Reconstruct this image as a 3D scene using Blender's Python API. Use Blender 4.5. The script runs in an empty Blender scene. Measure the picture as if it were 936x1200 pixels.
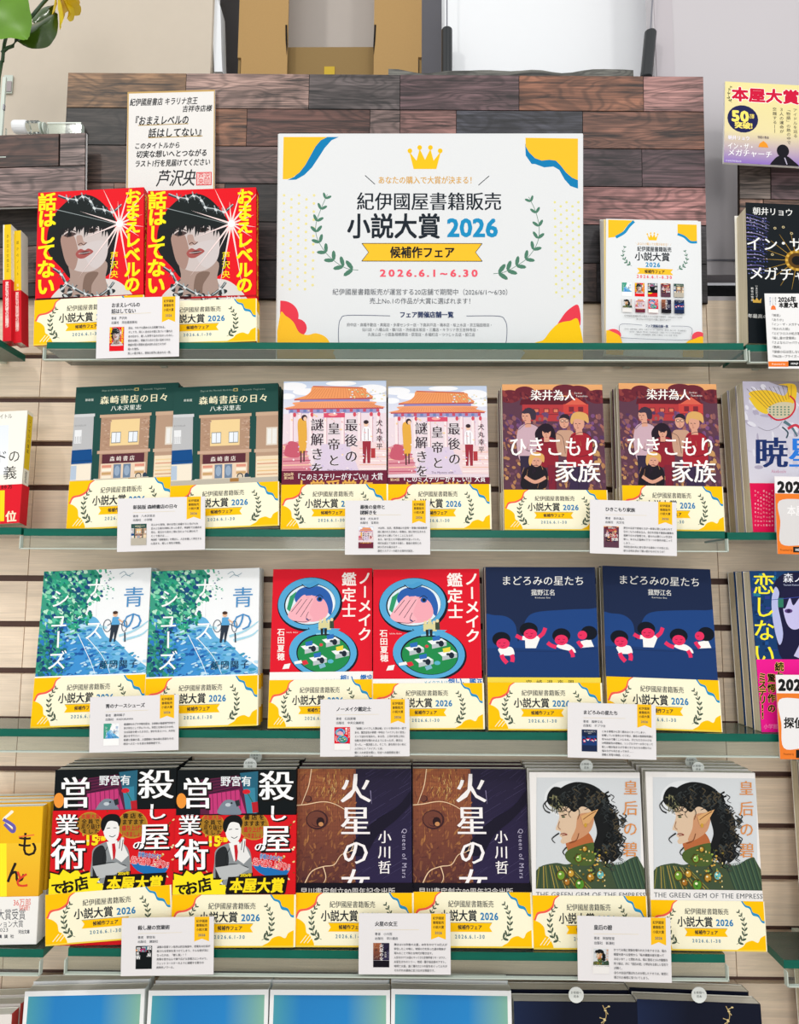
import bpy, math, random
from mathutils import Vector, Matrix
from mathutils.geometry import delaunay_2d_cdt

SC = bpy.context.scene
COL = SC.collection
R = math.radians
# ------------------------------------------------------------------ camera, world, lights, exposure
F = 800.0                                   # focal length in pixels of a 936x1200 frame
EYE = Vector((0.0, -0.80, 1.42))
cam_d = bpy.data.cameras.new('camera')
cam_d.sensor_fit = 'HORIZONTAL'; cam_d.sensor_width = 36.0; cam_d.lens = F / 936 * 36
cam_d.clip_start = 0.02; cam_d.clip_end = 50
cam = bpy.data.objects.new('camera', cam_d); COL.objects.link(cam)
CAM_ROT = Matrix.Rotation(R(0.55), 3, 'Z') @ Matrix.Rotation(R(90 + 6.3), 3, 'X') @ Matrix.Rotation(R(0.28), 3, 'Z')
cam.matrix_world = Matrix.Translation(EYE) @ CAM_ROT.to_4x4()
SC.camera = cam

world = bpy.data.worlds.new('World'); SC.world = world; world.use_nodes = True
world.node_tree.nodes['Background'].inputs[0].default_value = (0.98, 0.99, 1.0, 1)
world.node_tree.nodes['Background'].inputs[1].default_value = 1.12

def area(name, loc, target, size, power, color=(1, 1, 1)):
    d = bpy.data.lights.new(name, 'AREA'); d.shape = 'DISK'; d.size = size; d.energy = power; d.color = color
    o = bpy.data.objects.new(name, d); COL.objects.link(o); o.location = loc
    o.rotation_euler = (Vector(target) - Vector(loc)).to_track_quat('-Z', 'Y').to_euler()
    return o
area('ceiling_lamp_left', (-1.35, -1.9, 3.45), (-0.05, 0.05, 1.2), 0.2, 17, (1, 0.97, 0.92))
area('ceiling_lamp_right', (1.0, -2.0, 3.45), (0.05, 0.05, 1.2), 0.25, 9, (1, 0.98, 0.95))
area('front_fill', (-0.1, -3.0, 1.85), (0.0, 0.05, 0.95), 1.2, 15, (1, 0.975, 0.94))  # added frontal fill, no real fixture; evens the light from row to row
SC.view_settings.view_transform = 'Standard'; SC.view_settings.look = 'None'
SC.view_settings.exposure = -0.28; SC.view_settings.gamma = 1.0
SC.view_settings.use_curve_mapping = False

# ------------------------------------------------------------------ camera geometry helpers
def onY(px, py, Y):
    """the point of the vertical plane y = Y seen at pixel (px, py)"""
    d = CAM_ROT @ Vector(((px - 468) / F, -(py - 600) / F, -1.0))
    return EYE + d * ((Y - EYE.y) / d.y)
def proj(p):
    q = CAM_ROT.transposed() @ (Vector(p) - EYE)
    return 468 + F * q.x / -q.z, 600 - F * q.y / -q.z

def fit(TL, TR, BR, BL, Yb, lean=None, lo=-9, hi=14):
    """rigid upright rectangle whose bottom edge lies at y = Yb: returns matrix (origin bottom centre, x right, y into, z up), W, H"""
    B0, B1 = onY(*BL, Yb), onY(*BR, Yb)
    W = (B1 - B0).length; Bc = (B0 + B1) / 2
    ts = (TR[0] - TL[0]); tc = ((TL[0] + TR[0]) / 2, (TL[1] + TR[1]) / 2)
    def solve(a, roll):
        x = Vector((math.cos(roll), 0, math.sin(roll)))
        up = Vector((-math.sin(roll), 0, math.cos(roll)))
        u = up * math.cos(a) + Vector((0, 1, 0)) * math.sin(a)
        lo_, hi_ = 0.01, .6
        for _ in range(40):
            m = (lo_ + hi_) / 2
            if proj(Bc + u * m)[1] > tc[1]: lo_ = m
            else: hi_ = m
        H = (lo_ + hi_) / 2; T = Bc + u * H
        w = proj(T + x * W / 2)[0] - proj(T - x * W / 2)[0]
        return x, u, H, w, proj(T)[0]
    roll_b = math.atan2((B1 - B0).z, (B1 - B0).x)
    roll = roll_b
    for _ in range(6):
        if lean is None:
            best = min((abs(solve(R(k * .5), roll)[3] - ts), abs(k), k) for k in range(int(lo * 2), int(hi * 2) + 1))
            a = R(best[2] * .5)
        else: a = R(lean)
        s = solve(a, roll)
        err = s[4] - tc[0]
        roll += err / ((Bc - EYE).length and (F * s[2] / (Bc.y - EYE.y)))
    roll = roll * .75 + roll_b * .25
    x, u, H, w, _ = solve(a, roll)
    y = u.cross(x)
    M = Matrix(((x.x, y.x, u.x, Bc.x), (x.y, y.y, u.y, Bc.y), (x.z, y.z, u.z, Bc.z), (0, 0, 0, 1)))
    return M, W, H

# ------------------------------------------------------------------ colour and materials
def lin(h, a=1.0):
    if isinstance(h, (tuple, list)): return (*h[:3], 1.0)
    h = h.lstrip('#')
    c = [int(h[i:i + 2], 16) / 255 for i in (0, 2, 4)]
    return tuple(((v + .055) / 1.055) ** 2.4 if v > .04045 else v / 12.92 for v in c) + (a,)
def mix(a, b, t):
    A, B = lin(a), lin(b)
    return tuple(A[i] + (B[i] - A[i]) * t for i in range(3)) + (1,)

def newmat(name):
    m = bpy.data.materials.new(name); m.use_nodes = True
    return m, m.node_tree, m.node_tree.nodes, m.node_tree.links, m.node_tree.nodes['Principled BSDF']
def ink_mat(name, rough, coat=0.0, grain=0.03):
    """printed paper or board: the print colour is carried by the mesh, paper fibre by noise"""
    m, t, n, l, b = newmat(name)
    a = n.new('ShaderNodeVertexColor'); a.layer_name = 'ink'
    no = n.new('ShaderNodeTexNoise'); no.inputs['Scale'].default_value = 900
    tc = n.new('ShaderNodeTexCoord'); l.new(tc.outputs['Object'], no.inputs['Vector'])
    mr = n.new('ShaderNodeMapRange'); mr.inputs[3].default_value = 1 - grain; mr.inputs[4].default_value = 1 + grain
    l.new(no.outputs[0], mr.inputs[0])
    vm = n.new('ShaderNodeVectorMath'); vm.operation = 'SCALE'
    l.new(a.outputs['Color'], vm.inputs[0]); l.new(mr.outputs[0], vm.inputs['Scale'])
    l.new(vm.outputs[0], b.inputs['Base Color'])
    b.inputs['Roughness'].default_value = rough; b.inputs['Coat Weight'].default_value = coat
    b.inputs['Coat Roughness'].default_value = 0.12
    b.inputs['Specular IOR Level'].default_value = 0.1
    return m
INK = ink_mat('printed_paper', 0.55)
GLOSS = ink_mat('laminated_cover', 0.5, 0.0)
def plain(name, col, rough=.5, metal=0, noise=0.0, scale=40, stretch=(1, 1, 1), bump=0):
    m, t, n, l, b = newmat(name)
    b.inputs['Roughness'].default_value = rough; b.inputs['Metallic'].default_value = metal
    tc = n.new('ShaderNodeTexCoord'); mp = n.new('ShaderNodeMapping'); mp.inputs['Scale'].default_value = stretch
    no = n.new('ShaderNodeTexNoise'); no.inputs['Scale'].default_value = scale; no.inputs['Detail'].default_value = 5
    l.new(tc.outputs['Object'], mp.inputs[0]); l.new(mp.outputs[0], no.inputs['Vector'])
    cr = n.new('ShaderNodeMix'); cr.data_type = 'RGBA'
    c = lin(col); k = max(noise, .01)
    cr.inputs[6].default_value = (*[v * (1 - k) for v in c[:3]], 1); cr.inputs[7].default_value = (*[min(1, v * (1 + k)) for v in c[:3]], 1)
    l.new(no.outputs[0], cr.inputs[0]); l.new(cr.outputs[2], b.inputs['Base Color'])
    if bump:
        bp = n.new('ShaderNodeBump'); bp.inputs['Strength'].default_value = bump; bp.inputs['Distance'].default_value = .001
        l.new(no.outputs[0], bp.inputs['Height']); l.new(bp.outputs[0], b.inputs['Normal'])
    return m
def page_mat(name, col, dark):
    """page edges: fine lines across the thickness of the block"""
    m, t, n, l, b = newmat(name)
    tc = n.new('ShaderNodeTexCoord'); mp = n.new('ShaderNodeMapping'); mp.inputs['Scale'].default_value = (1, 900, 3)
    no = n.new('ShaderNodeTexNoise'); no.inputs['Scale'].default_value = 3; no.inputs['Detail'].default_value = 3
    l.new(tc.outputs['Object'], mp.inputs[0]); l.new(mp.outputs[0], no.inputs['Vector'])
    cr = n.new('ShaderNodeMix'); cr.data_type = 'RGBA'; cr.inputs[6].default_value = lin(dark); cr.inputs[7].default_value = lin(col)
    mr = n.new('ShaderNodeMapRange'); mr.inputs[1].default_value = .35; mr.inputs[2].default_value = .62
    l.new(no.outputs[0], mr.inputs[0]); l.new(mr.outputs[0], cr.inputs[0]); l.new(cr.outputs[2], b.inputs['Base Color'])
    b.inputs['Roughness'].default_value = .8
    return m
PAGES = page_mat('page_edges_cream', '#e8dfc6', '#c4b594')
PAGES_WHITE = page_mat('page_edges_white', '#f2f0e8', '#cfccc0')
def wood(name, rough=.55, tinted=True, col='#d8bd9c', dark=.55, fine=1.0, amount=1.0, rustic=False):
    """wood grain along object x; a tint attribute picks the plank's own colour"""
    m, t, n, l, b = newmat(name)
    tc = n.new('ShaderNodeTexCoord'); oi = n.new('ShaderNodeObjectInfo')
    add = n.new('ShaderNodeVectorMath'); add.operation = 'ADD'
    sc = n.new('ShaderNodeVectorMath'); sc.operation = 'SCALE'; sc.inputs['Scale'].default_value = 7
    cmb = n.new('ShaderNodeCombineXYZ')
    for k in range(3): l.new(oi.outputs['Random'], cmb.inputs[k])
    l.new(cmb.outputs[0], sc.inputs[0]); l.new(tc.outputs['Object'], add.inputs[0]); l.new(sc.outputs[0], add.inputs[1])
    mp = n.new('ShaderNodeMapping'); mp.inputs['Scale'].default_value = (5, 30, 46 * fine); l.new(add.outputs[0], mp.inputs[0])
    no = n.new('ShaderNodeTexNoise'); no.inputs['Scale'].default_value = 1.6; no.inputs['Detail'].default_value = 9; no.inputs['Roughness'].default_value = .62; no.inputs['Distortion'].default_value = 1.2
    l.new(mp.outputs[0], no.inputs['Vector'])
    mp2 = n.new('ShaderNodeMapping'); mp2.inputs['Scale'].default_value = (3, 30, 160 * fine); l.new(add.outputs[0], mp2.inputs[0])
    no2 = n.new('ShaderNodeTexNoise'); no2.inputs['Scale'].default_value = 4; no2.inputs['Detail'].default_value = 4
    l.new(mp2.outputs[0], no2.inputs['Vector'])
    mm = n.new('ShaderNodeMath'); mm.operation = 'MULTIPLY_ADD'; mm.inputs[1].default_value = .6
    l.new(no2.outputs[0], mm.inputs[0]); l.new(no.outputs[0], mm.inputs[2])
    mr = n.new('ShaderNodeMapRange'); mr.inputs[1].default_value = .58; mr.inputs[2].default_value = 1.0
    mr.inputs[3].default_value = 1 - (1 - dark) * amount; mr.inputs[4].default_value = 1 + .28 * amount
    l.new(mm.outputs[0], mr.inputs[0])
    if rustic:
        # growth rings bent round knots, and broad weathered patches
        mr.inputs[1].default_value = .62; mr.inputs[2].default_value = .98; mr.inputs[4].default_value = 1.5
        mp3 = n.new('ShaderNodeMapping'); mp3.inputs['Scale'].default_value = (7, 1, 26); l.new(add.outputs[0], mp3.inputs[0])
        n3 = n.new('ShaderNodeTexNoise'); n3.inputs['Scale'].default_value = 1.0; n3.inputs['Detail'].default_value = 1.5; n3.inputs['Distortion'].default_value = .6
        l.new(mp3.outputs[0], n3.inputs['Vector'])
        rg = n.new('ShaderNodeMath'); rg.operation = 'MULTIPLY'; rg.inputs[1].default_value = 95; l.new(n3.outputs[0], rg.inputs[0])
        si = n.new('ShaderNodeMath'); si.operation = 'SINE'; l.new(rg.outputs[0], si.inputs[0])
        m4 = n.new('ShaderNodeMapRange'); m4.inputs[1].default_value = -1; m4.inputs[2].default_value = .2; m4.inputs[3].default_value = .62; m4.inputs[4].default_value = 1.05
        l.new(si.outputs[0], m4.inputs[0])
        m5 = n.new('ShaderNodeMapRange'); m5.inputs[1].default_value = .3; m5.inputs[2].default_value = .7; m5.inputs[3].default_value = .62; m5.inputs[4].default_value = 1.25
        mp6 = n.new('ShaderNodeMapping'); mp6.inputs['Scale'].default_value = (11, 1, 16); l.new(add.outputs[0], mp6.inputs[0])
        n6 = n.new('ShaderNodeTexNoise'); n6.inputs['Scale'].default_value = 1.0; n6.inputs['Detail'].default_value = 2; l.new(mp6.outputs[0], n6.inputs['Vector']); l.new(n6.outputs[0], m5.inputs[0])
        ma = n.new('ShaderNodeMath'); ma.operation = 'MULTIPLY'; l.new(m4.outputs[0], ma.inputs[0]); l.new(m5.outputs[0], ma.inputs[1])
        mb = n.new('ShaderNodeMath'); mb.operation = 'MULTIPLY'; l.new(ma.outputs[0], mb.inputs[0]); l.new(mr.outputs[0], mb.inputs[1]); mr = mb
    vm = n.new('ShaderNodeVectorMath'); vm.operation = 'SCALE'
    if tinted:
        a = n.new('ShaderNodeVertexColor'); a.layer_name = 'ink'; l.new(a.outputs['Color'], vm.inputs[0])
    else: vm.inputs[0].default_value = lin(col)[:3]
    l.new(mr.outputs[0], vm.inputs['Scale']); l.new(vm.outputs[0], b.inputs['Base Color'])
    bp = n.new('ShaderNodeBump'); bp.inputs['Strength'].default_value = .25; bp.inputs['Distance'].default_value = .0006
    l.new(mm.outputs[0], bp.inputs['Height']); l.new(bp.outputs[0], b.inputs['Normal'])
    b.inputs['Roughness'].default_value = rough
    return m
WOOD_PRINT = wood('rustic_plank_print', .5, True, dark=.12, rustic=True)
WOOD_SLAT = wood('pale_oak_laminate', .5, False, '#eedac2', dark=.84, fine=1.6, amount=.55)
GROOVE = plain('dark_brown_groove', '#5a4038', .6, noise=.15)
WALL = plain('beige_wall_paint', '#cbbfae', .8, noise=.03, scale=60)
WHITE = plain('white_panel', '#eef0f2', .5, noise=.01)
LILAC = plain('grey_lilac_panel', '#c4bfc2', .45, noise=.02, scale=8)
GREY = plain('dark_grey_metal', '#54545a', .4, noise=.05)
GREY2 = plain('mid_grey_metal', '#82828a', .35, .3, noise=.04)
BLACK = plain('black_plastic', '#12181c', .35, noise=.1)
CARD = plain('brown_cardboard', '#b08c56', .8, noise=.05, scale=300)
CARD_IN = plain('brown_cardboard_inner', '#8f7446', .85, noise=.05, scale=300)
FLOOR = plain('vinyl_floor', '#b7a68c', .5, noise=.08)
def clear(name, tint, ior=1.45, rough=.03, haze=0.0, boost=1.0):
    """clear sheet: see-through with a Fresnel reflection"""
    m, t, n, l, b = newmat(name); out = n['Material Output']
    tr = n.new('ShaderNodeBsdfTransparent'); tr.inputs[0].default_value = lin(tint)
    gl = n.new('ShaderNodeBsdfGlossy'); gl.inputs['Roughness'].default_value = rough; gl.inputs['Color'].default_value = (1, 1, 1, 1)
    fr = n.new('ShaderNodeFresnel'); fr.inputs[0].default_value = ior
    mu = n.new('ShaderNodeMath'); mu.operation = 'MULTIPLY'; mu.inputs[1].default_value = boost; mu.use_clamp = True
    l.new(fr.outputs[0], mu.inputs[0])
    mx = n.new('ShaderNodeMixShader'); l.new(mu.outputs[0], mx.inputs[0]); l.new(tr.outputs[0], mx.inputs[1]); l.new(gl.outputs[0], mx.inputs[2])
    last = mx
    if haze:
        df = n.new('ShaderNodeBsdfDiffuse'); df.inputs[0].default_value = (.85, .9, .87, 1)
        m2 = n.new('ShaderNodeMixShader'); m2.inputs[0].default_value = haze
        l.new(mx.outputs[0], m2.inputs[1]); l.new(df.outputs[0], m2.inputs[2]); last = m2
    l.new(last.outputs[0], out.inputs[0]); n.remove(b)
    return m
GLASS = clear('shelf_glass_face', '#e4f1ea', 1.5, .02, .03)
ACRYL = clear('clear_acrylic', '#f3f7f4', 1.35, .08, .03)
ACRYL_EDGE = plain('bright_acrylic_edge', '#c3cdc2', .3, noise=.04)
GLASS_EDGE = plain('green_glass_edge', '#06604f', .3, noise=.25, scale=25, stretch=(1, 1, 6))
GLASS_EDGE.node_tree.nodes['Principled BSDF'].inputs['Specular IOR Level'].default_value = 0.2

# ------------------------------------------------------------------ object helpers
def link(name, me, mat, parent=None, M=None):
    o = bpy.data.objects.new(name, me); COL.objects.link(o)
    if me is not None and mat is not None and not me.materials:
        for m in (mat if isinstance(mat, (list, tuple)) else [mat]): me.materials.append(m)
    if parent is not None: o.parent = parent
    if M is not None: o.matrix_local = M
    return o
def tag(o, label=None, cat=None, group=None, kind=None):
    if label: o['label'] = label
    if cat: o['category'] = cat
    if group: o['group'] = group
    if kind: o['kind'] = kind
    return o
def empty(name, M):
    o = bpy.data.objects.new(name, None); o.empty_display_size = .02; COL.objects.link(o); o.matrix_world = M
    return o
class MB:
    """mesh gatherer with optional face colour and material index"""
    def __init__(s): s.v = []; s.f = []; s.c = []; s.m = []
    def face(s, pts, col='#ffffff', mi=0):
        i = len(s.v); s.v += [tuple(p) for p in pts]; s.c += [lin(col) if isinstance(col, str) else col] * len(pts)
        s.f.append(tuple(range(i, i + len(pts)))); s.m.append(mi)
    def box(s, x0, x1, y0, y1, z0, z1, col='#ffffff', mi=0, edge=None, cols={}):
        P = lambda x, y, z: (x, y, z)
        S = {'front': [P(x0, y0, z0), P(x1, y0, z0), P(x1, y0, z1), P(x0, y0, z1)], 'back': [P(x1, y1, z0), P(x0, y1, z0), P(x0, y1, z1), P(x1, y1, z1)],
             'left': [P(x0, y1, z0), P(x0, y0, z0), P(x0, y0, z1), P(x0, y1, z1)], 'right': [P(x1, y0, z0), P(x1, y1, z0), P(x1, y1, z1), P(x1, y0, z1)],
             'top': [P(x0, y0, z1), P(x1, y0, z1), P(x1, y1, z1), P(x0, y1, z1)], 'bottom': [P(x0, y1, z0), P(x1, y1, z0), P(x1, y0, z0), P(x0, y0, z0)]}
        for k, q in S.items():
            mm = edge if (edge is not None and k not in ('top', 'bottom')) else mi
            s.face(q, cols.get(k, col), mm)
    def tube(s, pts, r, n=8, col='#ffffff', cap=True, mi=0):
        rs = r if isinstance(r, (list, tuple)) else [r] * len(pts)
        pts = [Vector(p) for p in pts]; rings = []
        for i, p in enumerate(pts):
            d = (pts[min(i + 1, len(pts) - 1)] - pts[max(i - 1, 0)]).normalized()
            a = d.cross(Vector((0, 0, 1)) if abs(d.z) < .9 else Vector((1, 0, 0))).normalized(); b = d.cross(a)
            rings.append([p + (a * math.cos(2 * math.pi * k / n) + b * math.sin(2 * math.pi * k / n)) * rs[i] for k in range(n)])
        base = len(s.v)
        for rg in rings: s.v += [tuple(q) for q in rg]; s.c += [lin(col)] * n
        for i in range(len(rings) - 1):
            for k in range(n):
                a, b = base + i * n + k, base + i * n + (k + 1) % n
                s.f.append((a, b, b + n, a + n)); s.m.append(mi)
        if cap:
            s.f.append(tuple(base + k for k in range(n))[::-1]); s.m.append(mi)
            s.f.append(tuple(base + (len(rings) - 1) * n + k for k in range(n))); s.m.append(mi)
    def mesh(s, name, smooth=False):
        me = bpy.data.meshes.new(name); me.from_pydata(s.v, [], s.f); me.update()
        at = me.color_attributes.new('ink', 'FLOAT_COLOR', 'POINT')
        at.data.foreach_set('color', [x for c in s.c for x in c])
        me.polygons.foreach_set('material_index', s.m)
        if smooth: me.polygons.foreach_set('use_smooth', [True] * len(s.f))
        me.update(); return me
    def build(s, name, mat, parent=None, M=None, smooth=False): return link(name, s.mesh(name, smooth), mat, parent, M)

# ------------------------------------------------------------------ lettering and printing
_tc = bpy.data.curves.new('lettering', 'FONT'); _tc.size = 1.0; _tc.resolution_u = 2
_to = bpy.data.objects.new('lettering', _tc); COL.objects.link(_to)
_gl = {}; _adv = {}
def _raw(body, off):
    _tc.body = body; _tc.offset = off
    me = _to.to_mesh()
    v = [(p.co.x, p.co.y) for p in me.vertices]; f = [tuple(p.vertices) for p in me.polygons]
    _to.to_mesh_clear(); return v, f
def glyph(ch, off):
    k = (ch, off)
    if k not in _gl: _gl[k] = _raw(ch, off)
    return _gl[k]
def adv(ch):
    if ch in ' ': return .32
    if ord(ch) > 0x2e80: return 1.0
    if ch not in _adv:
        if 'I' not in _adv: _adv['I'] = 0; _adv['#'] = max(p[0] for p in _raw('II', 0)[0])
        _adv[ch] = max(p[0] for p in _raw('I' + ch + 'I', 0)[0]) - _adv['#']
    return _adv[ch] or .3
ROT = set('ー―〜～…（）「」『』-()=')

class Ink:
    """prints flat shapes and lettering on a page; src = four corners (TL TR BR BL) of the page in drawing units"""
    def __init__(s, W, H, step=2e-6, lim=None, lo=False):
        s.lim = lim; s.lo = lo
        s.W, s.H = W, H; s.v = []; s.f = []; s.c = []; s.y = -2e-5; s.step = step; s.scale = 1
        s.dst = (-W / 2, H, W / 2, 0); s.page()
    def page(s, TL=(0, 0), TR=None, BR=None, BL=None, dst=None):
        if TR is None: TR = (1, 0); BR = (1, 1); BL = (0, 1)
        s.q = (TL, TR, BR, BL); s.d = dst or s.dst
        l = s.lim or s.d; s.cl = (max(s.d[0], l[0]), min(s.d[1], l[1]), min(s.d[2], l[2]), max(s.d[3], l[3]))
        s.u1 = (TR[0] - TL[0]) or 1; s.k = abs((s.d[2] - s.d[0]) / s.u1)
        return s
    def rect_page(s, u0, v0, u1, v1, dst=None): return s.page((u0, v0), (u1, v0), (u1, v1), (u0, v1), dst)
    def mp(s, u, v):
        TL, TR, BR, BL = s.q
        t = (v - TL[1]) / (BL[1] - TL[1])
        l = TL[0] + (BL[0] - TL[0]) * t; r = TR[0] + (BR[0] - TR[0]) * t
        a = (u - l) / (r - l)
        return s.d[0] + (s.d[2] - s.d[0]) * a, s.d[1] + (s.d[3] - s.d[1]) * t
    def _clip(s, P):
        x0, z1, x1, z0 = s.cl
        def cl(P, ax, lim, sg):
            o = []
            for i in range(len(P)):
                a, b = P[i], P[(i + 1) % len(P)]
                ia, ib = (a[ax] - lim) * sg >= 0, (b[ax] - lim) * sg >= 0
                if ia: o.append(a)
                if ia != ib:
                    t = (lim - a[ax]) / (b[ax] - a[ax])
                    o.append(tuple(a[k] + (b[k] - a[k]) * t for k in range(5)))
            return o
        for ax, lim, sg in ((0, x0, 1), (0, x1, -1), (1, z0, 1), (1, z1, -1)):
            if not P: return P
            if any((p[ax] - lim) * sg < -1e-9 for p in P): P = cl(P, ax, lim, sg)
        return P
    def _put(s, P):
        P = s._clip(P)
        if len(P) < 3: return
        i = len(s.v)
        for p in P: s.v.append((p[0], s.y, p[1])); s.c.append((p[2], p[3], p[4], 1))
        s.f.append(tuple(range(i, i + len(P))))
    def poly(s, pts, col, thin=1.0):
        s.y -= s.step * thin
        cs = [lin(c) for c in col] if isinstance(col, list) else [lin(col)] * len(pts)
        s._put([(*s.mp(*p), *c[:3]) for p, c in zip(pts, cs)])
        return s
    def rect(s, u0, v0, u1, v1, col): return s.poly([(u0, v0), (u1, v0), (u1, v1), (u0, v1)], col)
    def grad(s, u0, v0, u1, v1, a, b, horiz=False): return s.poly([(u0, v0), (u1, v0), (u1, v1), (u0, v1)], [a, b, b, a] if horiz else [a, a, b, b])
    def ell(s, u, v, a, b, col, n=22, rot=0, t0=0, t1=360):
        c, sn = math.cos(R(rot)), math.sin(R(rot)); full = t1 - t0 == 360
        pts = []
        for k in range(n if full else n + 1):
            t = R(t0 + (t1 - t0) * k / n); x, y = a * math.cos(t), b * math.sin(t)
            pts.append((u + x * c - y * sn, v + x * sn + y * c))
        return s.poly(pts, col, .25 if n <= 8 else 1.0)
    def blob(s, pts, col, n=5):
        """closed smooth outline through the points"""
        out = []; m = len(pts)
        for i in range(m):
            p0, p1, p2, p3 = pts[i - 1], pts[i], pts[(i + 1) % m], pts[(i + 2) % m]
            for k in range(n):
                t = k / n
                out.append(tuple(.5 * (2 * p1[a] + (p2[a] - p0[a]) * t + (2 * p0[a] - 5 * p1[a] + 4 * p2[a] - p3[a]) * t * t + (3 * p1[a] - p0[a] - 3 * p2[a] + p3[a]) * t ** 3) for a in (0, 1)))
        return s.poly(out, col)
    def line(s, pts, w, col, w1=None, smooth=True):
        if smooth and len(pts) > 2:
            q = []; e = [pts[0]] + list(pts) + [pts[-1]]
            for i in range(1, len(e) - 2):
                p0, p1, p2, p3 = e[i - 1:i + 3]
                for k in range(5):
                    t = k / 5
                    q.append(tuple(.5 * (2 * p1[a] + (p2[a] - p0[a]) * t + (2 * p0[a] - 5 * p1[a] + 4 * p2[a] - p3[a]) * t * t + (3 * p1[a] - p0[a] - 3 * p2[a] + p3[a]) * t ** 3) for a in (0, 1)))
            q.append(pts[-1]); pts = q
        w1 = w if w1 is None else w1; L = []; Rr = []; n = len(pts)
        for i, p in enumerate(pts):
            a, b = pts[max(i - 1, 0)], pts[min(i + 1, n - 1)]
            dx, dy = b[0] - a[0], b[1] - a[1]; d = math.hypot(dx, dy) or 1
            h = (w + (w1 - w) * i / (n - 1)) / 2
            L.append((p[0] - dy / d * h, p[1] + dx / d * h)); Rr.append((p[0] + dy / d * h, p[1] - dx / d * h))
        s.y -= s.step; c = lin(col)
        for i in range(n - 1):
            s._put([(*s.mp(*q), *c[:3]) for q in (L[i], L[i + 1], Rr[i + 1], Rr[i])])
        return s
    def glyph_at(s, ch, u, v, sx, sy, col, off=0, rot=0, skew=0, ser=0):
        """glyph whose em box centre is at (u, v)"""
        vs, fs = glyph(ch, 0)
        if not vs: return
        w = adv(ch); c, sn = math.cos(R(rot)), math.sin(R(rot)); C = lin(col)
        if ser: sh = [(d * ser, 0) for d in (-.026, 0, .026)]
        elif off <= .003: sh = [(0, 0)]
        elif off < .02: sh = [(-off, 0), (off, 0)]
        elif off < .045: sh = [(-off, -off * .8), (off, -off * .8), (-off, off * .8), (off, off * .8)]
        else: sh = [(off * math.cos(R(t)), off * math.sin(R(t))) for t in range(0, 360, 45)] + [(0, 0)]
        for dx, dy in sh:
            s.y -= s.step * .3
            P = []
            for x, y in vs:
                a = (x - w / 2 + dx + skew * (y - .38)) * sx; b = -(y + dy - .38) * sy
                P.append((*s.mp(u + a * c - b * sn, v + a * sn + b * c), *C[:3]))
            x0, z1, x1, z0 = s.cl
            if all(x0 <= p[0] <= x1 and z0 <= p[1] <= z1 for p in P):
                i = len(s.v)
                for p in P: s.v.append((p[0], s.y, p[1])); s.c.append(C)
                s.f += [tuple(i + k for k in f) for f in fs]
            else:
                for f in fs: s._put([P[k] for k in f])
    def text(s, t, u, v, size, col, off=0, width=None, ser=0, skew=0, rot=0, sy=1.0, halo=None, sp=1.0, anchor='c'):
        """one horizontal line; (u, v) its centre (anchor 'l': its left end); width squeezes or spreads it"""
        s.y -= s.step * 2
        if halo: s.text(t, u, v, size, halo[0], halo[1], width, 0, skew, rot, sy, None, sp, anchor)
        ad = [adv(c) for c in t]; tot = sum(ad) * size * sp; k = 1.0; gx = size
        if width:
            k = width / tot
            if k < 1: gx = size * k
        x = -tot * k / 2 if anchor == 'c' else 0; c, sn = math.cos(R(rot)), math.sin(R(rot))
        for ch, a in zip(t, ad):
            w = a * size * sp * k; m = x + w / 2; x += w
            if ch in ' 　': continue
            s.glyph_at(ch, u + m * c, v + m * sn, gx, size * sy, col, off, rot, skew, ser)
        return s
    def vtext(s, t, u, v0, v1, size, col, off=0, ser=0, halo=None, sx=1.0):
        """one vertical column centred on u from v0 to v1"""
        s.y -= s.step * 2
        if halo: s.vtext(t, u, v0, v1, size, halo[0], halo[1], 0, None, sx)
        st = (v1 - v0) / len(t)
        for i, ch in enumerate(t):
            if ch in ' 　': continue
            s.glyph_at(ch, u, v0 + st * (i + .5), size * sx, size, col, off, 90 if ch in ROT else 0, 0, ser)
        return s
    def laurel(s, pts, size, col, flip=1, n=9, stem=.8):
        """curved twig with paired leaves"""
        s.line(pts, stem, col)
        def P(t):
            f = t * (len(pts) - 1); i = min(int(f), len(pts) - 2); g = f - i
            return [pts[i][a] + (pts[i + 1][a] - pts[i][a]) * g for a in (0, 1)], math.atan2(pts[i + 1][1] - pts[i][1], pts[i + 1][0] - pts[i][0])
        for k in range(n):
            t = (k + .6) / n; (x, y), a = P(t); L = size * (1 - .45 * t)
            for sg in (1, -1):
                b = a + sg * .75; cx, cy = x + math.cos(b) * L * .55, y + math.sin(b) * L * .55
                s.ell(cx, cy, L * .55, L * .22, col, 8, math.degrees(b))
        return s
    def build(s, name, mat, parent, M=None):
        me = bpy.data.meshes.new(name); me.from_pydata(s.v, [], s.f); me.update()
        at = me.color_attributes.new('ink', 'FLOAT_COLOR', 'POINT'); at.data.foreach_set('color', [x for c in s.c for x in c])
        me.update(); return link(name, me, mat, parent, M)

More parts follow.
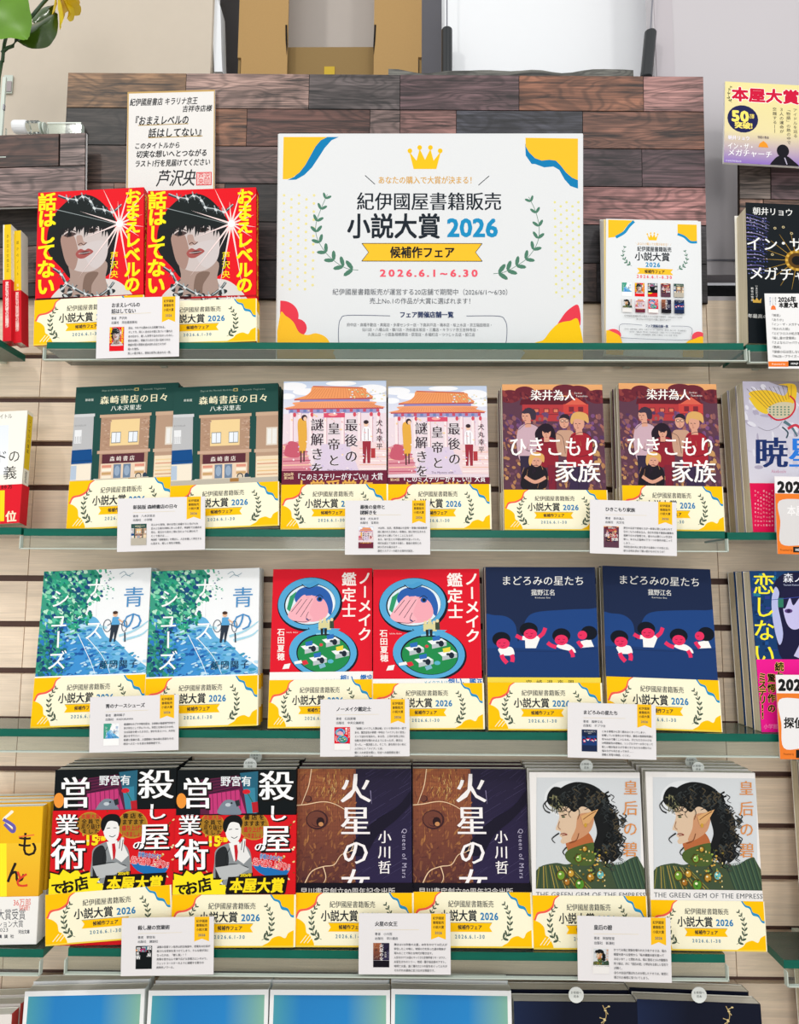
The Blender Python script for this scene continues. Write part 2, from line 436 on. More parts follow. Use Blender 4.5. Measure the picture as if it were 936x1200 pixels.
# ------------------------------------------------------------------ cover designs (drawing units: as measured on each cover)
NAVY, CREAM, YEL = '#1d262f', '#fbf5d6', '#ffc400'
def art_band(k, dst=None):
    k.page((68, 480), (478, 480), (478, 638), (68, 638), dst)
    k.rect(60, 470, 490, 650, CREAM)
    k.blob([(60, 470), (172, 470), (150, 492), (142, 516), (118, 530), (88, 536), (76, 556), (60, 562)], '#f2604f')
    k.blob([(60, 470), (166, 470), (146, 490), (136, 512), (112, 525), (84, 530), (72, 550), (60, 554)], YEL)
    k.blob([(400, 470), (480, 470), (490, 540), (470, 548), (456, 530), (436, 524), (426, 504), (408, 496)], '#2a92c4')
    k.blob([(404, 465), (480, 465), (490, 530), (470, 541), (458, 522), (438, 515), (430, 498), (410, 490)], YEL)
    k.blob([(56, 560), (82, 556), (106, 572), (112, 596), (126, 606), (136, 640), (56, 645)], YEL)
    k.blob([(490, 590), (462, 594), (450, 610), (430, 604), (408, 610), (396, 622), (374, 640), (490, 650)], YEL)
    k.rect(60, 633, 490, 650, '#f6d24a')
    if k.lo: return
    for a in range(3): k.line([(92 + a * 12, 626), (112 + a * 12, 604)], 2.4, CREAM)
    k.laurel([(165, 616), (142, 604), (130, 580), (128, 555), (136, 530), (152, 512)], 17.5, '#4b5a4a', 1, 8, 1.4)
    k.laurel([(372, 616), (392, 604), (404, 580), (404, 555), (398, 530), (384, 512)], 17.5, '#4b5a4a', -1, 8, 1.4)
    k.text('紀伊國屋書籍販売', 270, 514, 21, NAVY, .013, 160)
    k.text('小説大賞', 226, 547, 34, NAVY, .021, 130)
    k.text('2026', 333, 548, 29, '#2a7fb5', .03, 64)
    k.poly([(187, 568), (342, 568), (333, 580), (342, 593), (187, 593), (196, 580)], YEL)
    k.line([(187, 567), (342, 567)], 1, NAVY)
    k.text('候補作フェア', 265, 580, 14.5, NAVY, .03, 84)
    k.text('2026.6.1-30', 264, 606, 15, '#4a7f9c', .02, 106)

def art_red(k, dst=None):
    k.page((38, 38), (868, 60), (872, 1223), (28, 1223), dst)
    k.rect(0, 0, 900, 1240, '#e5101f')
    hair = '#17191b'
    k.blob([(205, 175), (330, 80), (470, 90), (590, 200), (640, 330), (662, 430), (640, 560), (650, 640), (560, 730), (330, 740), (230, 640), (130, 520), (115, 380), (150, 260)], hair)
    k.blob([(150, 870), (250, 770), (320, 740), (560, 740), (680, 770), (790, 880), (780, 960), (150, 960)], '#d8d2cd')
    k.blob([(305, 600), (300, 720), (250, 840), (420, 900), (600, 860), (575, 740), (570, 600)], '#a78f84')
    k.blob([(420, 700), (520, 690), (470, 780), (460, 860), (400, 840)], '#7d6559')
    k.blob([(225, 400), (235, 500), (270, 610), (330, 660), (410, 680), (500, 665), (570, 600), (588, 500), (585, 380), (500, 320), (300, 330)], '#c9bcb8')
    k.blob([(225, 400), (235, 500), (270, 610), (330, 660), (360, 560), (350, 470), (310, 380)], '#a58579')
    k.blob([(400, 480), (520, 440), (588, 470), (575, 590), (500, 655), (430, 600)], '#cdc3c1')
    k.blob([(345, 400), (385, 395), (400, 440), (425, 455), (400, 468), (370, 478), (352, 460)], '#b2958a')
    k.line([(358, 470), (380, 455), (400, 470), (425, 452)], 7, '#5c403a')
    k.blob([(340, 535), (375, 500), (410, 512), (440, 500), (478, 525), (440, 555), (400, 575), (360, 570)], '#a2524e')
    k.blob([(365, 535), (410, 520), (455, 527), (410, 545)], '#4a2023')
    k.line([(362, 535), (410, 533), (455, 526)], 5, '#d8c9c4', 3)
    for a, b in ((290, 385), (462, 362)):
        k.blob([(a - 45, b + 5), (a, b - 22), (a + 52, b - 5), (a, b + 18)], '#4a3a38'); k.ell(a, b - 3, 17, 15, '#15110f')
        k.line([(a - 45, b - 18), (a, b - 40), (a + 50, b - 22)], 8, '#30221f')
    rnd = random.Random(3)
    for i in range(16):
        x = 235 + i * 23; k.poly([(x - 20, 300), (x + 22, 300), (x - 14 + rnd.uniform(-18, 10), 350 + rnd.uniform(0, 75))], hair)
    k.blob([(205, 175), (330, 80), (470, 90), (590, 200), (660, 325), (560, 335), (420, 320), (250, 330), (140, 360), (150, 260)], '#141c1c')
    k.line([(180, 180), (420, 250), (660, 322)], 6, '#8d9797', 3)
    def wire(pts, sgn=1):
        k.line(pts, 20, '#3b4244'); k.line([(x + 3, y - 5) for x, y in pts], 7, '#b9c0c1')
        for i, (x, y) in enumerate(pts[1:-1]):
            k.line([(x - 12, y - 34), (x + 10, y + 34)], 9, '#9aa4a6', 3); k.line([(x + 26, y - 22), (x - 22, y + 24)], 9, '#454e52', 3)
            k.ell(x, y, 15, 9, '#d4d9d9', 10, 40)
    wire([(195, 70), (270, 100), (340, 112), (390, 90), (450, 130), (480, 185), (560, 205), (620, 225), (690, 170)])
    wire([(165, 640), (230, 690), (270, 760), (330, 800), (420, 850), (520, 870), (600, 820), (640, 770)])
    if not k.lo:
        for (x, y) in ((240, 800), (300, 830), (350, 870), (270, 860), (620, 840), (590, 880), (470, 880)):
            k.ell(x, y, 34, 18, '#2a2f31', 12, rnd.uniform(0, 180)); k.ell(x, y, 24, 9, '#c2c8c8', 12, rnd.uniform(0, 180))
    for ang, L in ((-115, 330), (-75, 300), (-50, 340), (-20, 190), (10, 200), (35, 190), (62, 240), (80, 520), (100, 560), (128, 520), (160, 300), (200, 330), (-160, 200), (115, 260), (-95, 180)):
        x, y = 680 + L * math.cos(R(ang)), 318 + L * math.sin(R(ang)); n = (-math.sin(R(ang)) * 8, math.cos(R(ang)) * 8)
        k.poly([(680 + n[0], 318 + n[1]), (x, y), (680 - n[0], 318 - n[1])], '#f3dcd8')
    k.ell(680, 318, 26, 26, '#ffffff')
    y = '#ffe913'
    k.vtext('おまえレベルの', 782, 52, 850, 132, y, .034, sx=.98)
    k.vtext('話はしてない', 112, 50, 840, 148, y, .034, sx=.98)
    k.vtext('芦沢央', 642, 530, 745, 64, y, .01)
    k.rect(0, 872, 900, 885, '#b50b18'); k.text('という', 700, 893, 40, '#ffffff', .01); k.rect(40, 866, 380, 884, '#3a0d10')
def spine_red(k, T, H):
    k.rect_page(0, 0, 100, 1000); k.rect(0, 0, 100, 1000, '#d5101e')
    k.vtext('おまえレベルの話はしてない', 50, 30, 700, 60, '#ffe913', .02)

def art_green(k, dst=None):
    k.page((472, 66), (880, 68), (893, 632), (460, 632), dst)
    k.rect(440, 60, 900, 640, '#1f4a44')
    k.text('Days at the Morisaki Bookshop', 640, 85, 10, '#9fb5a5', 0, 130); k.rect(705, 80, 722, 92, '#d8c27a'); k.rect(708, 83, 719, 90, '#1f4a44'); k.text('Satoshi Yagisawa', 785, 87, 10, '#9fb5a5', 0, 90)
    k.text('新装版', 527, 121, 11, '#dfe5da', .01, 34)
    k.text('森崎書店の日々', 706, 125, 36, '#f3ecc8', .004, 276, ser=.9)
    k.text('八木沢里志', 675, 160, 23, '#e9efe4', .004, 124, ser=.6)
    k.rect(455, 178, 548, 440, '#b9b9ba'); k.rect(455, 178, 552, 190, '#cfcfd0'); k.rect(474, 242, 502, 296, '#e8e9ea')
    for x in (478, 485, 492, 499): k.line([(x, 268), (x, 294)], 1.5, '#6d6f72')
    k.text('BOOKSELLER', 496, 224, 9, '#8b8b8c', 0, 46)
    k.rect(455, 380, 545, 445, '#efe3cf'); k.rect(455, 384, 488, 440, '#b4c3d4')
    k.poly([(455, 323), (546, 321), (550, 376), (455, 378)], '#0d4a86'); k.line([(455, 366), (548, 366)], 3, '#0a396a')
    k.rect(578, 192, 772, 455, '#b08d74'); k.rect(572, 185, 778, 197, '#c9a78b'); k.rect(568, 330, 780, 342, '#c8a58d')
    k.rect(617, 207, 733, 312, '#edcf97')
    rnd = random.Random(5)
    if not k.lo:
        for i in range(60):
            x, y = rnd.choice([rnd.uniform(580, 612), rnd.uniform(738, 766)]), rnd.uniform(202, 325); k.rect(x, y, x + 9, y + 4, rnd.choice(['#a27c64', '#bd9a82', '#c9ab95']))
    for x in (622, 690):
        k.rect(x, 257, x + 38, 302, '#8b8a86'); k.rect(x + 2, 260, x + 18, 299, '#e9eef4'); k.rect(x + 20, 260, x + 36, 299, '#e3e9f0')
    k.rect(589, 345, 758, 382, '#5a2b35'); k.text('森崎書店', 670, 364, 21, '#f2e6dd', .01, 106)
    k.rect(585, 382, 765, 445, '#e7cdb2')
    for x in (590, 722):
        for j in range(4): k.rect(x, 388 + j * 14, x + 38, 398 + j * 14, ['#d98f7a', '#f4ead6', '#c7a06f', '#efe3cc'][j])
    for x in (637, 676): k.rect(x, 386, x + 30, 445, '#6d8199'); k.ell(x + 15, 412, 11, 20, '#94a7bd')
    k.ell(738, 436, 13, 13, '#2f3b45'); k.ell(738, 436, 9, 9, '#d8c7b0'); k.ell(764, 436, 9, 13, '#314253')
    k.rect(562, 440, 780, 470, '#cfc3ae'); k.ell(563, 452, 10, 12, '#f0eee8'); k.ell(568, 450, 7, 6, '#3f7d52')
    k.rect(798, 190, 890, 455, '#b5957d'); k.rect(795, 183, 892, 198, '#c8a88e'); k.rect(838, 246, 882, 318, '#ded3c4'); k.rect(843, 252, 858, 312, '#e9e7e2'); k.rect(862, 252, 878, 312, '#e9e7e2')
    k.rect(792, 332, 895, 345, '#c9ac93'); k.rect(800, 360, 890, 445, '#ecd8b8')
    for j in range(5): k.line([(804, 376 + j * 14), (886, 376 + j * 14)], 4, ['#e6c995', '#cf8d73', '#d8c7a0', '#e3b87f', '#c99572'][j])
    k.rect(455, 443, 900, 640, '#bcb4a4'); k.rect(698, 442, 733, 456, '#a5763f')

def art_palace(k, dst=None):
    k.page((75, 50), (477, 62), (478, 628), (65, 628), dst)
    k.rect(50, 30, 500, 640, '#e9d7de')
    k.grad(50, 30, 500, 180, '#b9cbe4', '#e6e2ec')
    rnd = random.Random(8)
    for x, y, a, b in ((110, 70, 55, 16), (160, 92, 50, 14), (420, 85, 60, 20), (455, 120, 40, 16), (300, 60, 60, 10), (90, 110, 30, 12)): k.ell(x, y, a, b, '#f3f3f6')
    k.blob([(190, 70), (240, 76), (385, 78), (400, 96), (424, 118), (330, 122), (220, 122), (118, 122), (160, 108), (180, 92)], '#eb9a62')
    k.line([(190, 71), (385, 78)], 5, '#c96548')
    for i in range(0 if k.lo else 22): k.line([(200 + i * 9, 80), (160 + i * 12.5, 118)], 1.6, '#d27a4c')
    k.line([(116, 124), (424, 121)], 5, '#b14a55')
    k.rect(138, 124, 412, 140, '#8f88b8'); 
    k.blob([(132, 133), (415, 133), (432, 146), (468, 158), (300, 160), (84, 160), (118, 147)], '#ee9f70')
    for i in range(0 if k.lo else 34): k.line([(138 + i * 8.4, 138), (112 + i * 10.4, 157)], 1.4, '#d0744f')
    k.line([(84, 161), (466, 160)], 5, '#b44b58')
    k.rect(95, 163, 450, 178, '#9d97c4')
    for i in range(14): k.rect(100 + i * 26, 163, 112 + i * 26, 174, '#c44f66' if i % 2 else '#6f7fb0')
    for x in (100, 132, 175, 232, 300, 365, 412, 440): k.rect(x, 176, x + 12, 300, '#f4e3e4'); k.line([(x + 12, 176), (x + 12, 300)], 2, '#c98f9b')
    k.rect(232, 178, 315, 196, '#d5506b'); k.ell(268, 184, 18, 6, '#f2a7a0')
    for x in (118, 186, 353, 418, 448): k.ell(x, 184, 6, 9, '#d24f5e')
    k.poly([(70, 300), (150, 285), (190, 405), (60, 410)], '#d9909b')
    k.poly([(330, 285), (480, 300), (480, 410), (350, 405)], '#ecd2d3')
    for j in range(6):
        k.line([(72, 318 + j * 16), (165 + j * 5, 312 + j * 17)], 4, ['#f0c6a8', '#b8556e'][j % 2]); k.line([(372, 318 + j * 16), (478, 322 + j * 15)], 3, ['#e8b9a0', '#f7efe9'][j % 2])
    k.blob([(95, 290), (135, 300), (140, 345), (110, 352), (78, 340)], '#c55a6d')
    k.poly([(225, 300), (330, 300), (372, 410), (180, 410)], '#d9c9dd')
    k.blob([(132, 205), (158, 200), (165, 225), (166, 290), (158, 330), (138, 330), (132, 270)], '#e2a944'); k.ell(156, 196, 11, 12, '#3a2a30'); k.ell(159, 200, 7, 8, '#efc6ab'); k.rect(140, 326, 146, 372, '#5b3a3a'); k.rect(152, 326, 158, 368, '#5b3a3a')
    k.blob([(386, 240), (412, 238), (417, 290), (384, 292)], '#f2f1f4'); k.ell(398, 222, 9, 11, '#efc6ab'); k.ell(398, 215, 10, 8, '#3a2a30'); k.line([(392, 240), (392, 288)], 2, '#7d3d4c'); k.line([(406, 240), (406, 288)], 2, '#7d3d4c')
    k.poly([(384, 290), (417, 290), (414, 376), (403, 376), (400, 310), (396, 376), (386, 376)], '#9b2f3d'); k.rect(417, 318, 434, 356, '#b23a3f')
    if not k.lo:
        for i in range(70): k.ell(rnd.uniform(75, 475), rnd.uniform(165, 405), rnd.uniform(2, 7), rnd.uniform(1, 4), rnd.choice(['#f7e6e4', '#e7b6b8', '#c9b6dc', '#f3cf9f', '#f8f4f4']), 7, rnd.uniform(0, 90))
        for i in range(30): k.ell(rnd.uniform(330, 480), rnd.uniform(85, 125), rnd.uniform(2, 6), rnd.uniform(1, 3), rnd.choice(['#b4cf9a', '#e9d59c', '#d9e3ef']), 7)
    d = '#3b2a33'; h = ('#f6eef2', .035)
    k.vtext('最後の', 340, 196, 378, 52, d, 0, .8, h); k.vtext('皇帝と', 272, 208, 395, 50, d, 0, .8, h); k.vtext('謎解きを', 207, 195, 425, 52, d, 0, .8, h)
    k.vtext('犬丸幸平', 450, 204, 326, 26, d, 0, .5)
    k.text('The Mystery with', 290, 402, 12, '#7a6a78', 0, 90)
def obi_palace(k, dst=None):
    k.page((75, 50), (477, 62), (478, 628), (65, 628), dst)
    k.rect(50, 404, 500, 640, '#6d2339')
    k.text('2026年', 96, 417, 15, '#e9c9a0', .02, 40); k.text('第24回', 96, 431, 12, '#e9c9a0', .02, 38)
    k.text('『このミステリーがすごい!』大賞', 292, 428, 29, '#ffffff', .012, 344)
    k.text('大賞受賞作', 270, 470, 62, '#e2a94e', .02, 310)

def art_family(k, dst=None):
    k.page((60, 70), (458, 68), (475, 632), (70, 632), dst)
    k.grad(40, 50, 500, 125, '#edb273', '#e29a68'); k.rect(40, 120, 500, 640, '#5d3a4a')
    rnd = random.Random(12)
    def bush(cs, x0, x1, y0, y1, n, r):
        for i in range(n if not k.lo else n // 6): k.ell(rnd.uniform(x0, x1), rnd.uniform(y0, y1), rnd.uniform(r * .5, r), rnd.uniform(r * .35, r * .7), rnd.choice(cs), 7, rnd.uniform(0, 90))
    for x, y, a, b in ((90, 118, 45, 26), (150, 100, 40, 22), (310, 92, 50, 22), (360, 100, 50, 26), (440, 118, 45, 28), (230, 110, 60, 20)): k.ell(x, y, a, b, '#6b2733')
    bush(['#7c3138', '#5b2130', '#8f3f3e'], 62, 460, 100, 140, 60, 12)
    k.poly([(135, 130), (310, 118), (320, 150), (130, 152)], '#5e1d2b'); k.rect(140, 150, 305, 215, '#b23a3e')
    k.poly([(300, 150), (355, 112), (405, 150)], '#6b1f2c'); k.rect(303, 148, 402, 210, '#c9443f'); k.poly([(308, 150), (355, 122), (398, 150)], '#d9624e')
    for x in (150, 185, 225, 262): k.rect(x, 165, x + 22, 182, '#6f2433'); k.rect(x + 3, 168, x + 19, 180, '#d97a5c')
    for x in (325, 362): k.rect(x, 158, x + 20, 178, '#7b2a35')
    k.line([(140, 190), (400, 186)], 3, '#7f2a36')
    bush(['#7a4f7a', '#68456c', '#8b5a5c', '#54365c', '#a2665a'], 60, 475, 185, 300, 200, 13)
    bush(['#b07c55', '#8a5a4c', '#6f475a', '#c4945f', '#593a55'], 60, 475, 300, 475, 230, 12)
    sk = '#d99f87'
    # five people standing together in the grass
    k.blob([(125, 245), (160, 225), (205, 240), (225, 300), (215, 380), (140, 380), (118, 310)], '#c9a9b4'); k.poly([(130, 350), (205, 350), (205, 480), (140, 480)], '#33293f'); k.poly([(150, 205), (172, 205), (176, 238), (152, 240)], sk); k.ell(158, 195, 20, 24, sk); k.blob([(140, 178), (165, 162), (192, 176), (192, 205), (176, 208), (168, 186), (146, 186)], '#3c3140')
    k.blob([(190, 262), (212, 232), (238, 224), (262, 240), (272, 275), (262, 320), (205, 300)], '#251a26'); k.blob([(205, 290), (265, 282), (280, 330), (275, 385), (200, 385)], '#8e2331'); k.ell(236, 260, 17, 22, sk); k.ell(236, 248, 18, 12, '#251a26'); k.poly([(226, 278), (246, 278), (248, 296), (226, 296)], sk)
    k.blob([(275, 262), (310, 250), (345, 262), (350, 340), (285, 345)], '#c49a82'); k.ell(306, 218, 19, 25, sk); k.blob([(286, 205), (300, 188), (324, 192), (327, 210), (306, 202)], '#2c2430'); k.ell(299, 214, 8, 6, '#2a2230', 12); k.ell(299, 214, 6, 4.4, '#e0b49c', 12); k.ell(316, 214, 8, 6, '#2a2230', 12); k.ell(316, 214, 6, 4.4, '#e0b49c', 12)
    k.blob([(328, 278), (370, 258), (410, 275), (418, 345), (405, 400), (320, 400)], '#a32432'); k.ell(364, 224, 22, 28, sk); k.blob([(330, 215), (340, 186), (368, 178), (398, 190), (402, 222), (384, 212), (350, 206), (338, 226)], '#d8a864'); k.poly([(352, 245), (376, 245), (380, 268), (352, 268)], sk)
    k.poly([(320, 390), (405, 390), (400, 480), (325, 480)], '#3a2c48')
    k.blob([(150, 400), (190, 385), (232, 398), (240, 440), (225, 475), (140, 475), (138, 430)], '#1f1a22'); k.ell(196, 368, 22, 24, sk); k.blob([(165, 372), (172, 345), (198, 335), (225, 348), (224, 375), (205, 358), (184, 360), (172, 388)], '#dba860'); k.line([(150, 430), (190, 450), (232, 432)], 13, sk)
    k.poly([(240, 385), (275, 385), (275, 480), (245, 480)], '#7d2335')
    if not k.lo:
        for x, y in ((152, 197), (236, 262), (307, 220), (360, 226), (196, 370)):
            for e in (-7, 7): k.line([(x + e - 4, y - 2), (x + e + 3, y - 1)], 2.2, '#3a1f26')
            k.line([(x, y + 1), (x - 2, y + 8), (x + 1, y + 9)], 1.3, '#9c5f50'); k.line([(x - 4, y + 15), (x + 4, y + 15)], 1.8, '#8a3a3c')
        o = '#2a1a28'
        for q in ([(125, 250), (160, 225), (205, 242), (225, 300)], [(140, 300), (160, 330), (210, 322)], [(328, 280), (370, 258), (412, 278), (418, 345)], [(345, 300), (355, 350), (400, 345)], [(275, 262), (300, 280), (310, 340)], [(205, 292), (235, 300), (262, 286)], [(138, 430), (150, 405), (190, 386), (232, 400)], [(272, 480), (270, 400)], [(362, 400), (362, 478)]): k.line(q, 1.6, o)
        for i in range(46): x = rnd.uniform(62, 472); y = rnd.choice([rnd.uniform(400, 475), rnd.uniform(300, 340)]); k.line([(x, y), (x + rnd.uniform(-9, 9), y - rnd.uniform(10, 26))], 1.3, rnd.choice(['#d9a86a', '#b9805a', '#3c2340']), .6)
    w = '#fffaf5'
    k.text('染井為人', 262, 113, 45, w, .004, 178, ser=.8); k.text('Somei', 362, 104, 10, w, 0, 32); k.text('Tamehito', 376, 116, 10, w, 0, 48)
    k.text('ひきこもり', 268, 314, 82, w, 0, 366, ser=.6); k.text('家族', 357, 408, 92, w, 0, 184, ser=.7)

def art_nurse(k, dst=None):
    k.page((468, 85), (846, 87), (848, 640), (448, 640), dst)
    k.rect(430, 70, 900, 650, '#f4f6f7')
    rnd = random.Random(21)
    k.blob([(440, 330), (520, 300), (600, 262), (660, 262), (700, 330), (735, 345), (790, 400), (850, 445), (860, 480), (440, 480)], '#69b3df')
    k.blob([(440, 380), (600, 330), (680, 400), (700, 480), (440, 480)], '#3f92d2')
    k.blob([(440, 60), (600, 60), (655, 90), (668, 130), (650, 165), (625, 200), (625, 235), (590, 262), (560, 290), (520, 340), (540, 380), (500, 420), (520, 470), (440, 480)], '#3d9d83')
    greens = ['#1f8a6a', '#2fa583', '#176b62', '#58c09b', '#8fd8b4', '#1d5a78', '#bfe8cf', '#1b4a80']
    blues = ['#2f7cc4', '#5aa9dd', '#8cc8ea', '#1e58a0', '#bfe0f2', '#3b95b8']
    if not k.lo:
        for i in range(620):
            x, y = rnd.gauss(560, 62), rnd.uniform(80, 330)
            if x > 708 - abs(y - 130) * .5 + rnd.uniform(-10, 10): continue
            k.ell(x, y, rnd.uniform(4, 13), rnd.uniform(3, 8), rnd.choice(greens if x > 500 or y < 200 else greens + blues[:2]), 6, rnd.uniform(0, 90))
        for i in range(230):
            x, y = rnd.uniform(455, 560), rnd.uniform(300, 465); k.ell(x, y, rnd.uniform(4, 12), rnd.uniform(3, 8), rnd.choice(['#1b4f7c', '#1a3c74', '#2c8f78', '#1f6e6a', '#2f7cc4', '#57b493']), 6, rnd.uniform(0, 90))
        for i in range(330):
            x, y = rnd.uniform(540, 850), rnd.uniform(280, 470)
            if y < 285 + (x - 600) * .55 + rnd.uniform(-8, 8): continue
            k.ell(x, y, rnd.uniform(4, 15), rnd.uniform(2, 6), rnd.choice(blues), 6, rnd.uniform(-25, 10))
        for i in range(26): k.ell(rnd.uniform(670, 720), rnd.uniform(90, 200), rnd.uniform(2, 4), 2, rnd.choice(greens), 6)
    for q in ([(745, 330), (800, 312), (846, 280)], [(760, 345), (820, 330), (846, 310)], [(700, 300), (650, 290), (600, 300)]): k.line(q, 9, '#a9d9ea', 3)
    for q in ([(600, 320), (650, 420), (670, 470)], [(630, 330), (690, 400), (720, 460)]): k.line(q, 3, '#e8f4fb', 1.5)
    for q in ([(735, 105), (752, 96), (765, 112), (785, 102)], [(742, 118), (758, 108), (775, 116)]): k.line(q, 2, '#93abb6')
    def ring(x, y, a, b): k.line([(x + a * math.cos(R(t)), y + b * math.sin(R(t))) for t in range(0, 361, 24)], 2.5, '#3c4f63', smooth=False)
    ring(702, 292, 14, 22); ring(762, 295, 9, 20); k.line([(702, 292), (728, 280), (762, 295)], 2.5, '#3c4f63')
    k.poly([(719, 262), (741, 262), (745, 290), (716, 290)], '#5aa5d8'); k.ell(728, 252, 8, 9, '#e7b795'); k.ell(728, 246, 9, 6, '#4a3227'); k.line([(740, 270), (756, 282)], 5, '#e7b795')
    k.poly([(716, 290), (744, 290), (737, 322), (732, 350), (727, 350), (728, 312), (718, 352), (711, 350)], '#2b3442')
    k.line([(765, 318), (767, 352)], 5, '#333e4e')
    b = '#4a8fc6'
    k.vtext('青の', 790, 148, 320, 78, b, -.018); w = '#ffffff'
    k.vtext('ナース', 655, 112, 345, 78, w, -.004, 0, None, .9); k.vtext('シューズ', 530, 150, 446, 74, w, -.004)
    k.text('藤岡陽子', 748, 430, 31, '#12304f', .012, 140)
    k.rect(430, 464, 900, 660, '#f8f8f6')

def art_compact(k, dst=None):
    k.page((66, 90), (453, 88), (455, 705), (50, 705), dst)
    k.rect(40, 80, 470, 720, '#e0162b')
    k.ell(210, 232, 128, 108, '#131a26', 40, -8); k.ell(207, 228, 122, 102, '#55a8d6', 40, -8); k.ell(210, 232, 101, 82, '#131a26', 40, -8); k.ell(212, 232, 98, 79, '#dfeef4', 40, -8)
    k.poly([(132, 200), (158, 180), (132, 262), (120, 250)], '#2f9a6a'); k.poly([(292, 190), (306, 230), (296, 270)], '#f6fbfd')
    k.blob([(150, 210), (165, 175), (205, 160), (250, 162), (285, 188), (300, 235), (292, 275), (276, 255), (262, 215), (225, 200), (190, 205), (172, 240)], '#2b5fae')
    k.blob([(158, 225), (190, 200), (232, 200), (268, 218), (282, 262), (262, 292), (215, 302), (168, 285)], '#f2a8b4')
    k.blob([(130, 262), (172, 206), (192, 195), (200, 214), (216, 196), (226, 212), (208, 262), (222, 290), (196, 306), (150, 298), (126, 282)], '#f5b3bd')
    for q in ([(138, 262), (178, 212)], [(156, 272), (198, 212)], [(174, 282), (220, 210)], [(205, 262), (196, 285), (208, 296)], [(150, 298), (190, 302), (215, 292)]): k.line(q, 2, '#3a2a3a')
    k.ell(248, 212, 12, 11, '#2b5fae', 14); k.ell(249, 212, 7, 7, '#17202e', 12); k.line([(232, 205), (248, 195), (262, 206)], 2.5, '#17202e'); k.ell(200, 292, 6, 3, '#2c3d7a', 10, 30)
    k.blob([(178, 150), (210, 166), (245, 155), (232, 140), (205, 150)], '#4b9fd0'); k.line([(178, 152), (205, 168), (245, 152)], 3, '#131a26')
    k.poly([(205, 325), (330, 330), (300, 352), (235, 350)], '#55a8d6'); k.line([(205, 325), (225, 348), (300, 350)], 3, '#131a26')
    k.ell(265, 424, 136, 98, '#131a26', 40, 4); k.ell(262, 420, 132, 95, '#55a8d6', 40, 4); k.ell(264, 425, 106, 76, '#131a26', 40, 4); k.ell(265, 427, 102, 72, '#1f8a4b', 40, 4)
    k.line([(235, 350), (285, 346)], 6, '#8ecbe6')
    for x, y, c in ((205, 395, '#2b6cb8'), (288, 370, '#2b6cb8'), (238, 440, '#2b6cb8'), (325, 415, '#e8d640')):
        k.poly([(x - 30, y + 2), (x + 22, y - 8), (x + 40, y + 4), (x - 14, y + 16)], '#eef2f2'); k.poly([(x - 14, y + 16), (x + 40, y + 4), (x + 40, y + 20), (x - 14, y + 32)], '#b9c2c6')
        k.poly([(x - 12, y - 14), (x + 16, y - 20), (x + 16, y - 2), (x - 10, y + 2)], c); k.ell(x + 8, y + 8, 8, 5, '#2a3642', 10); k.ell(x + 20, y + 12, 10, 12, '#1b2734', 12)
    for x, y in ((252, 300), (268, 292), (284, 300), (296, 294)): k.ell(x, y, 6, 7, '#e9d9a8', 10); k.poly([(x - 8, y + 6), (x + 8, y + 6), (x + 9, y + 34), (x - 8, y + 34)], ['#3b4a3a', '#cfc38a', '#d9d29a', '#b9c39a'][(x // 2) % 4])
    for x in (258, 272): k.poly([(x - 6, 328), (x + 6, 328), (x + 4, 356), (x - 4, 356)], '#222a2c')
    k.ell(255, 392, 7, 6, '#d8404a', 10); k.ell(292, 456, 12, 8, '#5ab3c9', 10); k.poly([(246, 470), (268, 462), (274, 476), (252, 484)], '#7fb3c9'); k.poly([(175, 455), (198, 450), (206, 464), (188, 470)], '#d9303f')
    k.poly([(112, 466), (136, 462), (130, 482), (104, 484)], '#f2f2ee'); k.poly([(150, 456), (178, 450), (182, 462), (152, 466)], '#f2f2ee')
    w = '#fff4ee'
    k.vtext('ノーメイク', 425, 102, 380, 56, w, .02); k.vtext('鑑定士', 363, 102, 290, 58, w, .02); k.vtext('石田夏穂', 98, 325, 452, 30, w, .02); k.text('Ishida Kaho', 142, 342, 8, w, 0, 46)
def obi_compact(k, dst=None):
    k.page((66, 90), (453, 88), (455, 705), (50, 705), dst)
    k.rect(40, 497, 470, 720, '#f4f2ee'); k.line([(60, 499), (150, 497), (205, 488), (210, 504), (160, 508), (60, 504)], 3, '#f4f2ee')
    k.text('想い、鑑定', 395, 524, 34, '#1f6fb8', .03, 130); k.text('メイクで人は', 285, 530, 16, '#4aa3c0', .01, 90)

